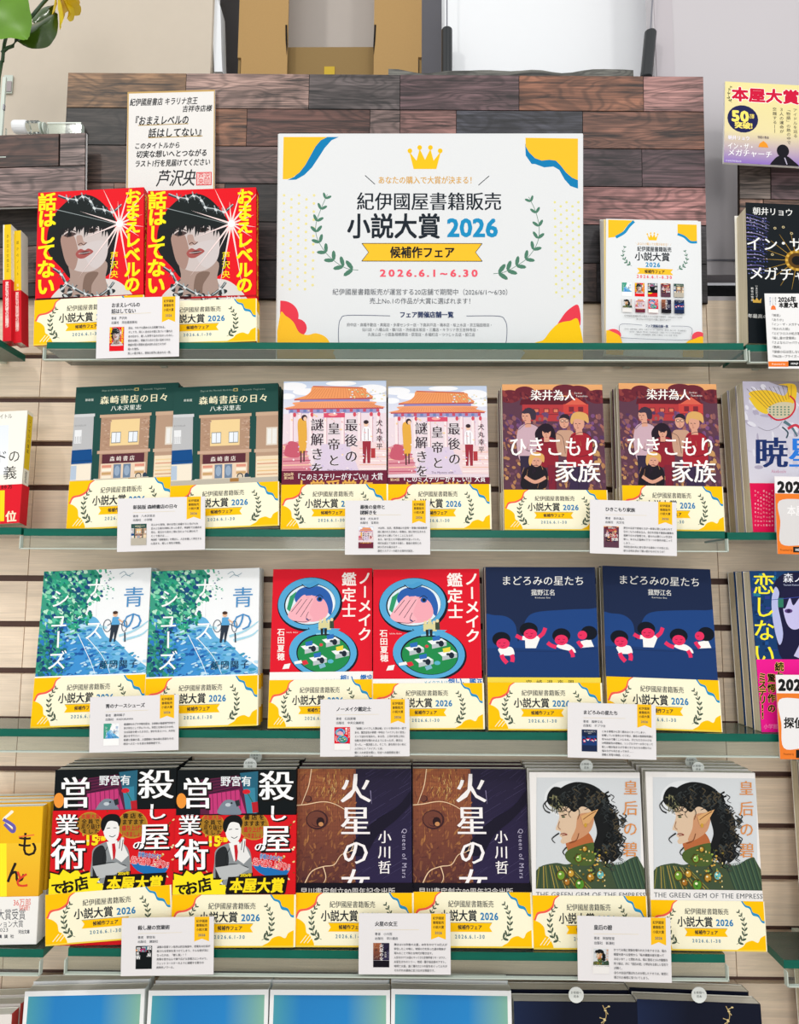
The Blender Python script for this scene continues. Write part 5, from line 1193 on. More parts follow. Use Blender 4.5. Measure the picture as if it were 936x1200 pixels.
# signed card leaning behind the red books
def shiki(k):
    k.rect(100, 90, 260, 300, '#e9e6e2')
    for a, b, c, d in ((147, 106, 250, 108), (147, 106, 148.6, 240), (249, 106, 251, 240)): k.rect(a, b, c, d, '#c9a566')
    k2 = '#23262a'
    k.text('紀伊國屋書店 キラリナ京王', 190, 118.5, 9.5, k2, .02, 80, skew=.2); k.text('吉祥寺店様', 229.5, 128, 8.4, k2, .02, 35, skew=.2)
    k.text('『おまえレベルの', 186, 141, 12, k2, .02, 68, skew=.15); k.text('話はしてない』', 206, 156, 12, k2, .02, 68, skew=.15)
    k.line([(160, 146.5), (219, 146)], .9, '#b08f42'); k.line([(172, 161.5), (236, 161)], .9, '#b08f42')
    k.text('このタイトルから', 183, 171, 8, k2, .02, 54, skew=.15); k.text('切実な想いへとつながる', 200, 181, 9, k2, .02, 84, skew=.15); k.text('ラスト1行を見届けてください', 201, 192, 8.6, k2, .02, 89, skew=.15)
    k.text('芦沢央', 206, 210, 19, k2, .012, 46, skew=.3, sy=1.1)
    k.rect(229, 204, 247, 219.5, '#e0454a'); k.rect(230, 205, 246, 218.5, '#f0ccc8'); k.text('芦沢', 238, 208.5, 8, '#d93a40', .01, 14); k.text('央印', 238, 215, 8, '#d93a40', .01, 14)
sheet('signed_card', (147, 106), (250, 107), (251, 330), (146, 330), .055, .003, 'gold-edged white card with handwritten black lettering behind the red books', 'card', shiki, lean=-1)

# purple and yellow sign at the right edge
def ad(k):
    k.page((75, 105), (780, 105), (780, 680), (50, 680))
    k.poly([(40, 100), (800, 100), (800, 450), (40, 450)], ['#efe3a0', '#f0e39a', '#efe2a6', '#e9dba9']); k.poly([(40, 450), (800, 450), (800, 700), (40, 700)], ['#e9dba9', '#efe2a6', '#8d68c4', '#7d59c2'])
    k.text('本屋大賞第1位', 112, 192, 104, '#d2143c', .045, halo=('#ffffff', .08), anchor='l'); k.laurel([(112, 255), (95, 225), (95, 170), (112, 138)], 16, '#3a3a2c', 1, 5, 2)
    k.ell(176, 367, 95, 97, '#1d2152'); k.text('50', 160, 345, 104, '#ffe870', .05, 110); k.text('万部', 233, 345, 34, '#ffe870', .03, 28); k.text('突破!', 180, 412, 50, '#ffe870', .04, 112)
    for i, t in enumerate(('アイドルを巡る', '「物語」の熱の中で、', '３人の運命が', '交錯する――')): k.vtext(t, 500 - i * 42, 270, 300 + len(t) * 26, 27, '#33303a', 0)
    k.text('朝井リョウ', 148, 503, 32, '#f7f2ff', .02, 136); k.text('イン・ザ・', 160, 562, 52, '#ffffff', .01, 168, skew=.1); k.text('メガチャーチ', 215, 608, 52, '#ffffff', .01, 280, skew=.1)
    k.poly([(268, 560), (276, 535), (300, 515), (322, 535), (330, 560)], '#f39a2a'); k.text('物語の教会', 300, 490, 22, '#4a3c5a', 0, 70); k.text('日本経済新聞出版', 110, 668, 14, '#efe9ff', 0, 100)
    for cx in (420, 610):
        k.ell(cx, 578, 38, 45, '#15121c'); k.blob([(cx - 72, 690), (cx - 55, 640), (cx - 20, 612), (cx + 22, 612), (cx + 60, 640), (cx + 95, 690)], '#15121c'); k.line([(cx + 10, 625), (cx + 24, 672)], 7, '#b8b2c6')
sheet('advertising_sign', (852, 99), (985, 99), (985, 195), (848, 193), .030, .004, 'yellow and purple sign with red lettering at the right edge', 'sign', ad, lean=0)

# flyer-like cards at the right edge
def list_card(k):
    k.page((662, 95), (1090, 85), (1110, 690), (690, 705))
    k.rect(600, 50, 1150, 720, '#efeeed'); k.text('2026年', 850, 143, 52, '#1c1c1c', .045, 150); k.text('本屋大賞', 860, 190, 46, '#1c1c1c', .045, 160)
    k.vtext('売り場から', 708, 125, 195, 14, '#3c6aa0', 0); k.vtext('ベストを', 730, 125, 190, 14, '#444444', 0); k.vtext('選びました', 752, 125, 190, 14, '#444444', 0); k.poly([(712, 228), (718, 200), (734, 190), (750, 202), (756, 228)], '#f07a3a')
    for i, t in enumerate(('『暁星』', '『ありか』', '『イン・ザ・メガチャーチ』', '『失われた貌』', '『エピクロスの処方箋』', '『殺し屋の営業術』', '『さよならジャバウォック』', '『熟柿』', '『探偵小石は恋しない』', '『PRIZE―プライズ―』')):
        k.text(t, 708, 274 + i * 37, 25, '#4a4a4a', .006, sp=.98, anchor='l')
    k.rect(600, 648, 850, 690, '#f07a2c'); k.rect(850, 640, 1150, 686, '#1c1c1c'); k.text('Presented by', 770, 668, 20, '#fff4e6', .0, 110); k.text('HON.JP', 900, 664, 20, '#ffffff', .02, 60)
    k.rect(600, 692, 1150, 720, '#efeeed')
sheet('list_card', (896.5, 345), (957, 343), (961, 431), (900.5, 433), -.0085, .0006, 'white card listing titles with orange foot at the right edge', 'card', list_card, lean=0)
def orange1(k):
    k.page((330, 735), (760, 735), (776, 1155), (346, 1155))
    k.rect(200, 700, 900, 1200, '#f07f2d'); k.rect(200, 700, 900, 828, '#f2eeee'); k.text('2026年', 480, 790, 82, '#1c1c1c', .06, 270)
    k.blob([(356, 870), (500, 858), (650, 862), (648, 980), (652, 1100), (500, 1105), (366, 1100), (362, 980)], '#dcd9d8'); k.text('Presented by', 395, 1132, 16, '#7a3a10', 0, 70); k.rect(433, 1115, 700, 1145, '#1c1c1c'); k.text('HON.JP', 475, 1130, 18, '#ffffff', .02, 60)
    k.text('本屋大賞', 500, 920, 60, '#f4f2f1', .02, 200)
sheet('shelf_card', (907.5, 559), (997, 559), (1001, 650), (911, 650), -.0085, .0006, 'orange-framed white card below the pale dragon cover', 'card', orange1, lean=0)
def orange2(k):
    k.page((330, 700), (760, 700), (790, 1152), (362, 1152))
    k.rect(200, 650, 900, 1200, '#f07f2d'); k.rect(200, 650, 900, 800, '#f2eeee'); k.text('2026年', 480, 752, 82, '#1c1c1c', .06, 270)
    k.blob([(352, 835), (500, 830), (650, 832), (652, 950), (664, 1085), (500, 1092), (382, 1092), (366, 960)], '#eeecec'); k.text('探偵小石', 500, 958, 62, '#1c1c1c', .03, 240); k.text('Presented by', 410, 1124, 16, '#7a3a10', 0, 60); k.rect(452, 1102, 700, 1145, '#1c1c1c')
sheet('shelf_card', (907.5, 791), (997, 791), (1002, 890), (914, 890), -.0085, .0006, 'orange-framed white card below the blue girl cover', 'card', orange2, lean=0)

# ------------------------------------------------------------------ title cards on the rails
BL_ = {}
def title_card(px, crop, s, quad, title, author, pub, fn, obi, lines, look):
    """px = card corners in the photo; quad = same corners in drawing units"""
    def draw(k):
        k.page(*quad); k.rect(0, 0, 1000, 700, '#e8e5e6')
        k.poly([(718, 30), (850, 30), (850, 258), (785, 234), (718, 258)], '#fbc11c')
        for i, t in enumerate(('紀伊國屋', '書籍販売', '小説大賞')): k.text(t, 784, 76 + i * 38, 27, '#5c4a20', .02, 100)
        k.text('2026', 784, 200, 30, '#4a6a80', .02, 66)
        for i, t in enumerate(title): k.text(t, 216, (100 if len(title) > 1 else 126) + i * 52, 43, '#20242c', .022, anchor='l', sp=.94)
        k.line([(216, 178), (610, 174)], 2.2, '#e4d3a4')
        k.text('著者　' + author, 216, 212, 26, '#454a52', .012, anchor='l'); k.text('出版社　' + pub, 216, 250, 26, '#454a52', .012, anchor='l')
        mini(k, fn, obi, 202, 288, 346, 492)
        for i, t in enumerate(lines): k.text(t, 388, 300 + i * 36, 23, '#3c4047', .01, width=min(474, len(t) * 21), anchor='l')
    sheet('title_card', px[0], px[1], px[2], px[3], -.0080, .0006, look, 'card', draw, lean=0, base='#e8e5e6', step=3e-6)
q0 = ((72, 38), (890, 38), (893, 552), (72, 552))
CARDS = [
 (((112.5, 348), (209.5, 349), (209.5, 420), (112.5, 418)), ('おまえレベルの', '話はしてない'), '芦沢央', '河出書房新社', art_red, None, ['昔は、やれでも褒められる時期である。', 'そして今、同じく自分の才能に気づいて離れた', 'あの日から、誰しも世界で会わせなかったのに。', '彼女は誰に、相談されるほど追い詰められた', '物語が問う覚悟を読み切れるほどの力が', '描いた傑作。', '美しい書き味と、著者の世界に飲まれる一冊。'], 'white title card with red cover picture clipped below the red books'),
 (((137, 583), (240, 583), (240, 646), (137, 645)), ('新装版 森崎書店の日々',), '八木沢里志', '小学館', art_green, None, ['恋人から突然、他の女性と結婚すると告げられ', '恋人と仕事を同時に失った貴子。神保町で古書店を', '営む、叔父から店の二階に住むように誘われて', 'そこで貴子は……', '神保町「森崎書店」を舞台に、人生を優しく再生する', '心温まる、癒しと再生の物語。'], 'white title card with green cover picture below the dark green novels'),
 (((404, 586), (504, 587), (504, 650), (404, 650)), ('最後の皇帝と', '謎解きを'), '犬丸幸平', '宝島社', art_palace, obi_palace, ['1920年、北京。紫禁城の元皇帝・溥儀の絵画教師', '師に雇われた日本人一条剛は、城に持ち込まれる', '謎を次々と解いてゆくことになるが、', 'ある、城で生じた不穏な事件を追っていた。', '時代を超えて交差する謎と、最後の皇帝との', '絆の行方を描き出す……', '歴史ミステリーの新たな傑作が誕生。'], 'white title card with pink cover picture below the palace novels'),
 (((691, 587), (793, 587), (793, 651), (691, 649)), ('ひきこもり家族',), '染井為人', '光文社', art_family, None, ['更生の名目で若者たちが一軒家に閉じ込められて', '引きこもりの男女五人。自立を目指す施設は厳格な', '規律で日々が管理され、彼らの人間らしい生活を', '奪い、ゆがんだ指導の下で一つの事件が起こって', 'しまう……', '共同生活の先に待ち受ける運命とその先とは。', '彼らは何を求めて戦い続けるのだろうか？'], 'white title card with dark red cover picture below the family novels'),
 (((104.5, 815), (209.5, 816), (209, 880), (104.5, 881)), ('青のナースシューズ',), '藤岡陽子', 'KADOKAWA', art_nurse, None, ['看護師をめざす中崎光星は、全寮制の看護専門学校で', '男子学生として学んでいた。実習と仕事の日々の中、', '父は消息を絶ったままだ。家計を支えつつ、大切な', '誰かを守りたい……', '看護と医療の道、人間関係に悩み進む若者たちの', '明日へのエールを送る青春物語です。'], 'white title card with blue-green cover picture below the foliage novels'),
 (((375, 819), (480, 820), (480, 886), (375, 887)), ('ノーメイク鑑定士',), '石田夏穂', '中央公論新社', art_compact, obi_compact, ['「綺麗にメイクした顔は嘘」という世の中の一員で', 'ある、鑑定会社の事務・中村は「メイクしない宣言」', 'という試みを始めた。ある日、上司や女性上司に', '化粧の是非を問われるようになったが、彼女は', '言った。一度決意した。そこで、誰も知らない私に', 'ふさわしい「メイク」とは。', '働く人の本音を問い、社会への違和感を描く', '痛快なお仕事小説。'], 'white title card with red cover picture below the compact novels'),
 (((665, 824), (769, 825), (769, 889), (665, 889)), ('まどろみの星たち',), '菰野江名', 'ポプラ社', art_stars, None, ['とある事情から深く眠れなくなってしまい、', '休職していた保育士の千尋は、離島の夜間保育園に', '住み込みで働くことになる。子どもたちの小さな', '24時間保育の現場は、シングルマザーの手となって', '新しい朝が始まるが千尋と子どもたちの関わりに', '悩みながら向き合ってゆき……', '感動と希望の物語、ここに。'], 'white title card with navy cover picture below the navy novels'),
 (((141.5, 1075), (250.5, 1075), (250, 1144), (141.5, 1142)), ('殺し屋の営業術',), '野宮有', '講談社', art_killer, None, ['凄腕の営業マン鳥井は初日商談中、営業先の社長が', '殺される死体を見つけてしまう。そんな彼が次に', 'なったのは、「殺し屋」！？', '刑事を巻き込んで繰り広げる営業力エンタメで、', 'ジェットコースターのように展開する驚きの', '新時代ノワール。'], 'white title card with black cover picture below the hitman novels'),
 (((420, 1070), (528, 1071), (528, 1142), (420, 1142)), ('火星の女王',), '小川哲', '早川書房', art_mars, obi_mars, ['舞台は125年後の火星。40年をかけて10万人が', '移住したこの地に、地球の力を持った謎の物体が', '現れることで新たな時代が動き出す。', '人生をかけて火星にやってきた生物学者リキ・カワナ。', '火星生まれのリリー、地球・種子島出身のアオト。', '地球と火星、遠く離れた2つの星をめぐって人々が', 'それぞれの運命に抗う壮大な物語です。'], 'white title card with brown and navy cover picture below the planet novels'),
 (((676, 1074), (786, 1075), (787, 1151), (677, 1150)), ('皇后の碧',), '阿部智里', '新潮社', art_gem, None, ['かつて火竜に家族を奪われた少女ナオミは、風の', '精霊を統べる皇帝から「私の寵姫の座を狙って', 'みないか？」と問われる。既に皇后と3人の寵姫を', '持つ彼は、共に「皇后の碧」と呼ばれる美しい宝石で', 'が輝く。', '自らの出自が選ばれたのか探したナオミは、後宮に', '隠された秘密に気づいてしまう。'], 'white title card with portrait cover picture below the portrait novels')]
for px, ti, au, pu, fn, ob, ln, lk in CARDS: title_card(px, None, 1, q0, ti, au, pu, fn, ob, ln, lk)

# ------------------------------------------------------------------ neighbours at the left edge
def slim_spine(TLx, top, bot, w, z, label, Yb, lean_px, colr, red_top, text, seed):
    """book seen by its spine only: turned so that the spine faces the viewer"""
    TL, TR, BR, BL = (TLx, top), (TLx + w, top), (TLx + w + lean_px, bot), (TLx + lean_px, bot)
    M, W, H = fit(TL, TR, BR, BL, Yb, 1.5, -9, 9)
    M = Matrix.Translation((0, 0, z - M[2][3])) @ M
    root = empty('paperback_book', M); tag(root, label, 'book')
    D = .016
    m = MB(); r = .0015; m.box(-W / 2, W / 2, 0, D, 0, H, '#eeeae0', cols={'front': colr, 'top': '#eeeae0'}); 
    m.build('cover', GLOSS, root)
    m = MB(); m.box(-W / 2 + .0008, W / 2 - .0008, .002, D + .001, .0004, H + .0004); m.build('pages', PAGES_WHITE, root)
    k = Ink(W, H); k.rect_page(0, 0, 100, 1000); k.rect(0, 0, 16, 1000, '#f4f1e8'); k.rect(12, 30, 100, 600, '#f0c81c'); k.rect(0, 600, 100, 1000, '#f4f1ea'); k.vtext(text, 58, 80, 420, 34, '#6a5410', 0); k.vtext('新書', 58, 470, 560, 30, '#f8efc0', 0)
    k.build('spine_print', GLOSS, root)
    m = MB(); hb = H * red_top; m.box(-W / 2 - .0002, W / 2 + .0002, -.0005, D, 0, hb, '#d8202c'); o = m.build('sales_band', INK, root)
    k = Ink(W, hb); k.y = -.0006; k.rect_page(0, 0, 100, 600); k.vtext('累計百万部突破の話題作', 52, 20, 470, 46, '#ffe9e0', .02); k.build('sales_band_print', INK, o)
slim_spine(-1, 272, 409, 9.5, Z(396, 0, 0) + .0003, 'yellow spine with red band at the left edge, nearer the edge', .012, 4, '#f0c81c', .52, 'あの日の交換日記', 1)
slim_spine(10.5, 280, 412, 9.5, Z(396, 0, 0) + .0003, 'shorter yellow spine with red band beside the left red book', .018, 4.5, '#f0c81c', .46, '誰かのノート', 2)
# white book with red band, left edge, second row
def lefty(k):
    k.page((-425, 315), (150, 325), (110, 990), (-485, 990)); k.rect(-600, 300, 300, 1000, '#f6f3e8'); k.grad(-360, 400, 40, 700, '#e8eef4', '#f2f4f4')
    k.text('タイトル', 10, 345, 34, '#3a3428', 0, 100); k.text('ドの', 38, 592, 84, '#1f1d1c', .0, 150); k.text('義', 52, 690, 84, '#1f1d1c', 0)
def leftob(k):
    k.page((-425, 315), (150, 325), (110, 990), (-485, 990)); k.rect(-600, 750, 300, 1000, '#e01c2c'); k.rect(-400, 795, 26, 975, '#f7dc1e'); k.text('100万', 30, 775, 26, '#1c1212', .03, 90); k.text('位', 66, 950, 66, '#ffe9c8', .03)
def lefts(k, T, H):
    k.rect_page(0, 0, 100, 1000); k.rect(0, 0, 100, 1000, '#f4efdf'); k.rect(5, 30, 95, 520, '#e8c61e'); k.vtext('コンサルの講義', 50, 60, 380, 40, '#6a5a1c', 0); k.vtext('著者名', 50, 540, 640, 40, '#2c2a28', 0)
design('lefty', art=lambda k, dst=None: lefty(k), front='#f6f3e8', spine='#f4efdf', back='#f6f3e8', sp=lefts, obi=lambda k, dst=None: leftob(k), oc='#d8202c')
stack('lefty', (-85, 483), (30, 485), (22, 617), (-97, 617), Z(618, 0, 20), .014, 1, 'white book with black lettering and red band at the left edge', 'book', 'x', 617, 572, band=False, seed=50, lean=7)
# golden yellow book, left edge, fourth row
def gold(k):
    k.page((-330, 275), (187, 275), (150, 865), (-370, 865)); k.rect(-400, 260, 300, 880, '#f4bc1c'); k.rect(-400, 435, 28, 665, '#fdf02a'); k.grad(28, 435, 200, 665, '#f6c530', '#f0b024')
    k.glyph_at('く', 40, 330, 90, 90, '#fff6e0', .02); k.line([(15, 330), (60, 360), (55, 385), (20, 350)], 14, '#6a5fb0')
    k.glyph_at('も', 120, 440, 96, 120, '#241c18', .02, 0, 0, .5); k.glyph_at('ん', 66, 560, 84, 100, '#241c18', .02); k.glyph_at('と', 92, 590, 70, 80, '#e0452c', .02); k.line([(80, 408), (148, 400)], 6, '#f07a3a')
def goldo(k):
    k.page((-330, 275), (187, 275), (150, 865), (-370, 865)); k.rect(-400, 660, 300, 880, '#f3f1ec'); k.text('本屋大賞受賞', 20, 738, 50, '#2c3440', .0, 180); k.text('文学アクション大賞', 0, 778, 32, '#2c3440', 0, 200); k.text('36万部', 95, 688, 34, '#e0402c', .0, 76); k.text('突破!', 105, 712, 24, '#e0402c', 0, 46); k.text('2023', 12, 802, 22, '#2c3440', 0, 50); k.text('河出文庫', 102, 812, 18, '#2c3440', .02, 48); k.text('INC|講談社', 0, 830, 16, '#2c3440', .02, 130)
design('gold', art=lambda k, dst=None: gold(k), front='#f4bc1c', spine='#eab320', back='#f0b820', obi=lambda k, dst=None: goldo(k), oc='#f1efe8')
stack('gold', (-92, 946), (51, 946), (42, 1107), (-102, 1107), Z(1112, 0, 30), .0115, 5, 'golden yellow book with brush lettering at the left edge', 'golden yellow book behind the brush-lettered copy', 'golden yellow books at the left edge', 1107, 1052, band=False, seed=51, pages=PAGES_WHITE)
design('pale', art=lambda k, dst=None: (k.rect_page(0, 0, 1, 1), k.rect(0, 0, 1, 1, '#e9e2dc')), front='#e9e2dc', spine='#b8403a', back='#e6ded6')
stack('pale', (-110, 1190), (12, 1190), (2, 1362), (-126, 1362), SH[4], .016, 3, 'pale book in the bottom left corner, front of the row', 'pale book behind in the bottom left corner with reddish spine', 'pale books in the bottom left corner', band=False, seed=52, pages=PAGES_WHITE, lean=5)

# ------------------------------------------------------------------ clear round tags on the book tops
def round_tag(px, py, Y, r, label, grp=None):
    p = onY(px, py, Y); e = empty('round_tag', Matrix.Translation(p)); tag(e, label, 'tag', grp)
    m = MB(); pts = [(r * math.cos(R(a)), r * math.sin(R(a))) for a in range(0, 361, 20)]
    m.face([(x, 0, z) for x, z in pts[:-1]], '#e8ece8'); m.face([(x, .0006, z) for x, z in pts[:-1]][::-1], '#dde3de')
    for (a, b), (c, d) in zip(pts, pts[1:]): m.face([(a, 0, b), (a, .0006, b), (c, .0006, d), (c, 0, d)], '#f4f6f4')
    m.build('disc', INK, e)
    k = Ink(.02, .02); k.rect_page(-10, -10, 10, 10, (-.01, .01, .01, -.01)); k.text('お客様へ', 0, -2.5, 3, '#5a625e', .01); k.text('見本', 0, 1.5, 3, '#5a625e', .01); k.y = -.0001
    k.build('print', INK, e)
for a in ((299.5, 887, .050, .0075, 'clear round tag on the rear black books of the fourth row'), (293, 896.5, .022, .0078, 'clear round tag on a nearer black book of the fourth row'), (687, 898, .022, .0075, 'clear round tag above the left portrait novel'), (810, 893, .045, .0075, 'clear round tag above the right portrait novel, rear one'),
          (818, 900, .022, .007, 'clear round tag above the right portrait novel, front one'), (675, 1166, .018, .0085, 'clear round tag on the left gold sprig book'), (819, 1166, .018, .0085, 'clear round tag on the right gold sprig book')): round_tag(*a)

# ------------------------------------------------------------------ things above the board
# cardboard display carton
def q(px, py, Y): return onY(px, py, Y)
Yc = .26; zb = top_z + .0065
x0, x1, xa, xb = X(279, 50, Yc), X(494, 50, Yc), X(337, 50, Yc), X(438, 50, Yc); zt = 2.75; z55 = Z(55, Yc)
e = empty('cardboard_carton', Matrix.Translation((0, Yc, zb))); tag(e, 'brown cardboard carton with an open middle above the wide board', 'carton')
def part(name, mat, par, b): m = MB(); m.box(*b); return m.build(name, mat, par)
part('side_flap', CARD, e, (x0 + .006, xa, 0, .004, 0, Z(67, Yc) - zb)); part('side_flap', CARD, e, (xb, x1 - .006, 0, .004, 0, Z(67, Yc) - zb))
part('side_flap', CARD, e, (x0, xa, .0001, .0041, Z(67, Yc) - zb, zt - zb)); part('side_flap', CARD, e, (xb, x1, .0001, .0041, Z(67, Yc) - zb, zt - zb))
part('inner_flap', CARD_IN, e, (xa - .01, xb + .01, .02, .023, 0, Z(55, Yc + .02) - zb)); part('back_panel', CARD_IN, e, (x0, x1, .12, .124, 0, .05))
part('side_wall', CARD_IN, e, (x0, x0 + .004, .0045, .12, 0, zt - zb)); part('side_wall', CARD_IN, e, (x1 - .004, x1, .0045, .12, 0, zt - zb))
for s, xx in ((1, X(334, 45, Yc)), (-1, X(440.5, 45, Yc))):
    m = MB(); m.face([(xx, -.0006, Z(29, Yc) - zb), (xx + s * .003, -.0006, Z(29, Yc) - zb), (xx + s * .0045, -.0006, Z(54, Yc) - zb), (xx + s * .0035, -.0006, Z(65, Yc) - zb), (xx + s * .001, -.0006, Z(47, Yc) - zb)], '#141210'); m.build('slot', INK, e)
m = MB(); a = q(386, 78, Yc + .019); m.box(a.x - .009, a.x + .009, .0188, .0198, q(386, 83, Yc).z - zb, a.z - zb, '#c9a93c'); m.build('tape', INK, e)
part('inner_card', plain('pale_grey_card', '#c5bcb4', .7, noise=.02), e, (xa - .02, xb + .02, .10, .102, Z(84, Yc + .1) - zb, zt - zb))
# grey cabinet behind it
e = empty('metal_cabinet', Matrix.Translation((0, .41, zb))); tag(e, 'grey metal cabinet frame behind the cardboard carton', 'cabinet')
part('left_panel', GREY, e, (X(256.5, 40, .41), X(282, 40, .41) + .03, 0, .03, 0, zt - zb)); part('right_panel', GREY2, e, (X(490, 40, .41) - .03, X(517.5, 40, .41), 0, .03, 0, zt - zb)); part('back_panel', GREY, e, (X(256.5, 40, .41) + .01, X(517, 40, .41) - .01, .031, .05, 0, .12))
# white rounded bracket by the beige wall
m = MB(); Yw = .25; pts = [(244, -14), (254, -6), (258, 8), (258.5, 20), (259, 40), (259.5, 62), (260.5, 84), (251, 84), (250, 60), (249.5, 40), (250, 20), (247, 8), (240, 0), (233, -6)]
e = empty('white_bracket', Matrix.Translation((0, 0, 0))); e.location = q(254, 84, Yw); tag(e, 'white rounded frame edge beside the beige wall above the board', 'frame'); L = [q(a, b, Yw) - e.location for a, b in pts]; L2 = [v + Vector((0, .03, 0)) for v in L]
n = len(L)
for i in range(n // 2):
    a, b, c, d = i, i + 1, n - 2 - i, n - 1 - i
    if b <= c: m.face([L[a], L[b], L[c], L[d]], '#eef1f4')
for i in range(n): j = (i + 1) % n; m.face([L[i], L2[i], L2[j], L[j]], '#dfe4ea')
m.build('frame', INK, e)
# white roll-up screen with cords and black weights
e = empty('roll_screen', Matrix.Translation((0, .21, zb))); tag(e, 'plain white hanging screen between two black weights', 'screen')
part('cloth', WHITE, e, (X(521, 40, .21), X(766, 40, .21) + .01, 0, .003, 0, zt - zb))
for i, (xt, xb_, yt, lab) in enumerate(((523.6, 523.5, 35, 'black tube weight hanging on a cord left of the white screen'), (763, 757, 38, 'black tube weight hanging on a cord right of the white screen'))):
    Yk = (.18, .10)[i]; T = q(xt - (0 if i == 0 else 1), yt, Yk); B = q(xb_, 92, Yk); e = empty('cord_weight', Matrix.Translation(B)); tag(e, lab, 'weight')
    m = MB(); m.tube([(0, 0, 0), (0, 0, .001), T - B - Vector((0, 0, .001)), T - B], [.0076, .0084, .0084, .0076], 20); m.build('tube', BLACK, e, smooth=False)
    U = q(xt + (0 if i == 0 else 3), -30, Yk); m = MB(); m.tube([T - B, U - B], .0012, 6); m.build('cord', GREY2, e)

# artificial sunflower in the top left corner, in a clear holder
Yf = .055
YELM = plain('yellow_petal', '#ffdb14', .5, noise=.06, scale=90, stretch=(1, 1, .2)); GRN = plain('leaf_green', '#5f8f12', .42, noise=.35, scale=30); GRN2 = plain('dark_leaf_green', '#37520f', .22, noise=.3, scale=30); STEM = plain('stem_green', '#2c4a2a', .5, noise=.2)
e = empty('artificial_sunflower', Matrix.Translation(q(2, 72, Yf))); tag(e, 'artificial sunflower with green leaves in the top left corner', 'flower')
O = e.location.copy()
def leaf(name, pts, Ys, mat, curl, par=e):
    """leaf from a midrib and half widths, cupped across and drooping along"""
    k_ = 3; fp = lambda A, t: A[min(int(t), len(A) - 2)] + (A[min(int(t), len(A) - 2) + 1] - A[min(int(t), len(A) - 2)]) * (t - min(int(t), len(A) - 2))
    ts = [i / k_ for i in range((len(pts) - 1) * k_ + 1)]; wm = max(p[2] for p in pts); L_ = len(pts) - 1
    pts, Ys = [(fp([p[0] for p in pts], t), fp([p[1] for p in pts], t), wm * max(.02, math.sin(math.pi * min(.985, (t / L_) ** (1.25 if name == 'petal' else .9))) ** .75)) for t in ts], [fp(Ys, t) for t in ts]
    m = MB(); P = [q(x, y, Yy) - O for (x, y, w), Yy in zip(pts, Ys)]; n = len(P); g = []
    for i, p in enumerate(P):
        d = (P[min(i + 1, n - 1)] - P[max(i - 1, 0)]); d.y = 0; d.normalize(); s = Vector((d.z, 0, -d.x)); w = pts[i][2] * .001
        g.append([p + s * (w * t) + Vector((0, curl * (abs(t) ** 1.6) * w + .0005 * math.cos(i * .9 + t * 5), 0)) for t in (-1, -.75, -.5, -.25, 0, .25, .5, .75, 1)])
    base = 0; m.v = [tuple(v) for r in g for v in r]; m.c = [lin('#ffffff')] * len(m.v)
    for i in range(n - 1):
        for j in range(8): m.f.append((i * 9 + j, i * 9 + j + 1, (i + 1) * 9 + j + 1, (i + 1) * 9 + j)); m.m.append(0)
    return m.build(name, mat, par, smooth=True)
def wid(L, W_): return [(x, y, W_ * math.sin(math.pi * min(1, max(.03, (i + .3) / len(L)))) ** .7) for i, (x, y) in enumerate(L)]
leaf('leaf', wid([(-40, 4), (-26, 8), (-12, 13), (0, 18), (10, 24), (18, 31), (26, 38), (32, 46)], 46), [Yf - .02 + i * .002 for i in range(8)], GRN, -.35)
leaf('leaf', wid([(20, 48), (27, 44), (35, 39), (43, 34), (51, 29), (58, 23), (66, 15)], 21), [Yf + .012 + i * .001 for i in range(7)], GRN2, .5)
leaf('leaf', wid([(38, 26), (44, 22), (50, 17), (56, 12), (64, 6)], 16), [Yf + .03] * 5, GRN2, .4)
for i, (x, y, w) in enumerate(((70, 34, 6.5), (61, 18, 6), (78, 14, 7), (85, 24, 7), (92, 18, 7), (90, 8, 7), (74, 22, 6), (98, -8, 7), (94, -30, 6), (76, -58, 6), (52, -52, 6), (38, -26, 6), (52, 2, 5))):
    cx, cy = 68, -22; L = [(cx + (x - cx) * t, cy + (y - cy) * t) for t in (.12, .3, .5, .7, .86, 1)]
    leaf('petal', wid(L, w * 1.35), [Yf - .03 + .004 * (i % 3) + t * .012 for t in range(6)], YELM, .5)
m = MB(); c = q(68, -24, Yf - .03) - O; m.tube([c, c + Vector((0, .012, 0))], [.014, .012], 16); m.build('flower_centre', plain('seed_brown', '#5a3512', .9, noise=.4, scale=300), e)
for L in ([(3, 72), (4, 60), (5, 52), (7, 44)], [(2, 62), (9, 56), (15, 54), (19, 47)], [(2, 72), (-1, 90), (-3, 120), (-4, 150)], [(65, -12), (50, 4), (28, 30), (19, 47)]):
    m = MB(); m.tube([q(x, y, Yf + .005) - O for x, y in L], .0022, 8); m.build('stem', STEM, e, smooth=True)
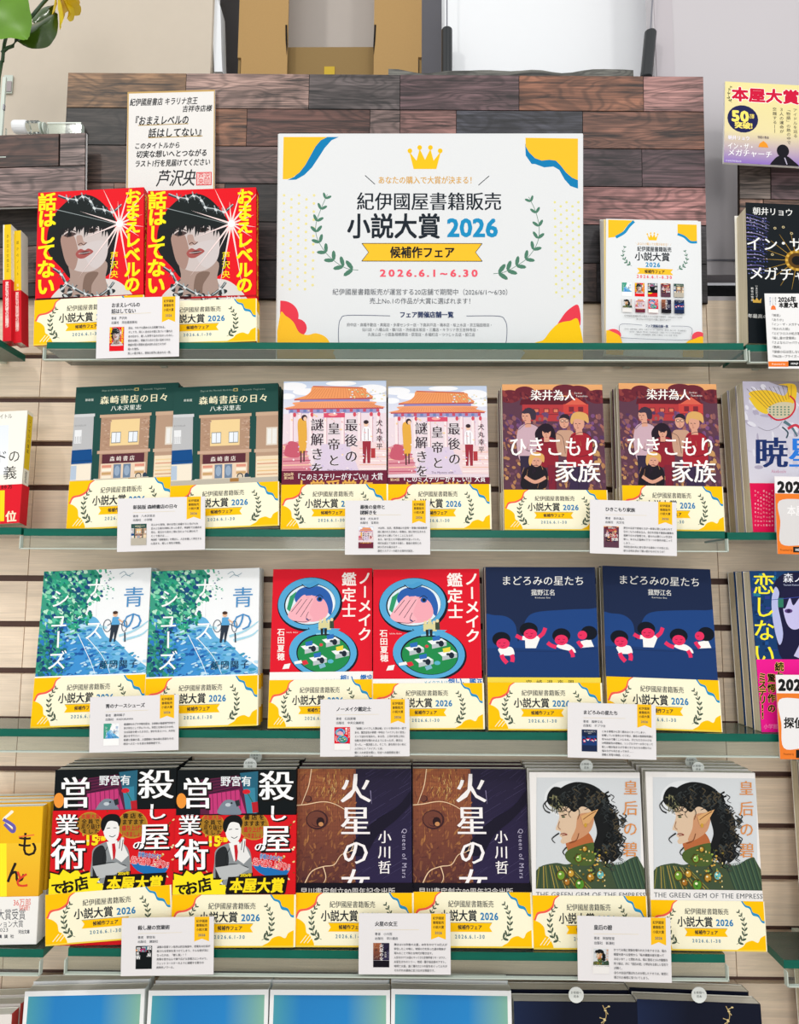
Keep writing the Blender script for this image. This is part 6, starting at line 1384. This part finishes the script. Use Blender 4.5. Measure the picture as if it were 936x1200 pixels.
# clear holder at the left edge
e = empty('acrylic_stand', Matrix.Translation(q(2, 184, .038))); tag(e, 'clear acrylic sign stand at the left edge above the small board', 'stand'); O2 = e.location.copy()
def cbox(name, px0, py0, px1, py1, Y, d, mat, par, o):
    a, b = q(px0, py1, Y) - o, q(px1, py0, Y) - o; return part(name, mat, par, (a.x, b.x, a.y, a.y + d, a.z, b.z))
cbox('upright', 0, 90, 3, 184, .038, .003, ACRYL_EDGE, e, O2); cbox('upright', -12, 100, 0, 184, .040, .002, ACRYL, e, O2); cbox('clip', 3, 122, 5, 128, .036, .003, GREY2, e, O2); cbox('foot', -10, 182, 7, 184.5, .036, .02, ACRYL_EDGE, e, O2); cbox('upright', 4, 150, 7, 184, .037, .003, ACRYL, e, O2)
e = empty('small_label_holder', Matrix.Translation(q(9, 110, .235))); tag(e, 'small grey and clear label holder on the beige wall', 'label holder'); O3 = e.location.copy()
cbox('holder', 3.5, 88, 15, 109, .2362, .002, ACRYL_EDGE, e, O3); cbox('insert', 5, 95, 13.5, 107, .2348, .001, plain('grey_insert', '#9a8f90', .4, noise=.05), e, O3)
# clear tray with bottle caps on the small board
e = empty('clear_tray', Matrix.Translation(q(60, 157, .052))); tag(e, 'clear plastic tray lying on top of the small plank board', 'tray'); O4 = e.location.copy()
cbox('front', 55, 144, 95, 156.5, .047, .0012, ACRYL, e, O4); cbox('rear', 55, 143, 95, 156, .064, .0012, ACRYL, e, O4); cbox('rim', 55, 143.2, 95, 144.6, .0465, .0008, ACRYL_EDGE, e, O4); cbox('side', 94, 143.5, 95.2, 156.5, .0482, .015, ACRYL_EDGE, e, O4)
def cyl(name, mat, px0, px1, py0, py1, Y, par, o):
    a, b = q(px0, (py0 + py1) / 2, Y) - o, q(px1, (py0 + py1) / 2, Y) - o; r = (q(px0, py1, Y) - q(px0, py0, Y)).length / 2; m = MB(); m.tube([a, a.lerp(b, .1), a.lerp(b, .9), b], [r * .9, r, r, r * .9], 20); return m.build(name, mat, par)
e = empty('small_bottle', Matrix.Translation(q(16, 151, .052))); tag(e, 'clear bottle with white cap lying on the small plank board', 'bottle'); O5 = e.location.copy()
cyl('cap', WHITE, 16.5, 33, 142, 156, .052, e, O5); cyl('neck', ACRYL, 33.2, 48, 142.5, 156.5, .052, e, O5); cyl('ring', ACRYL_EDGE, 48.2, 50, 144, 157, .052, e, O5); cyl('ring', ACRYL_EDGE, 52, 54, 144.5, 157, .052, e, O5)
bpy.data.objects.remove(_to, do_unlink=True)
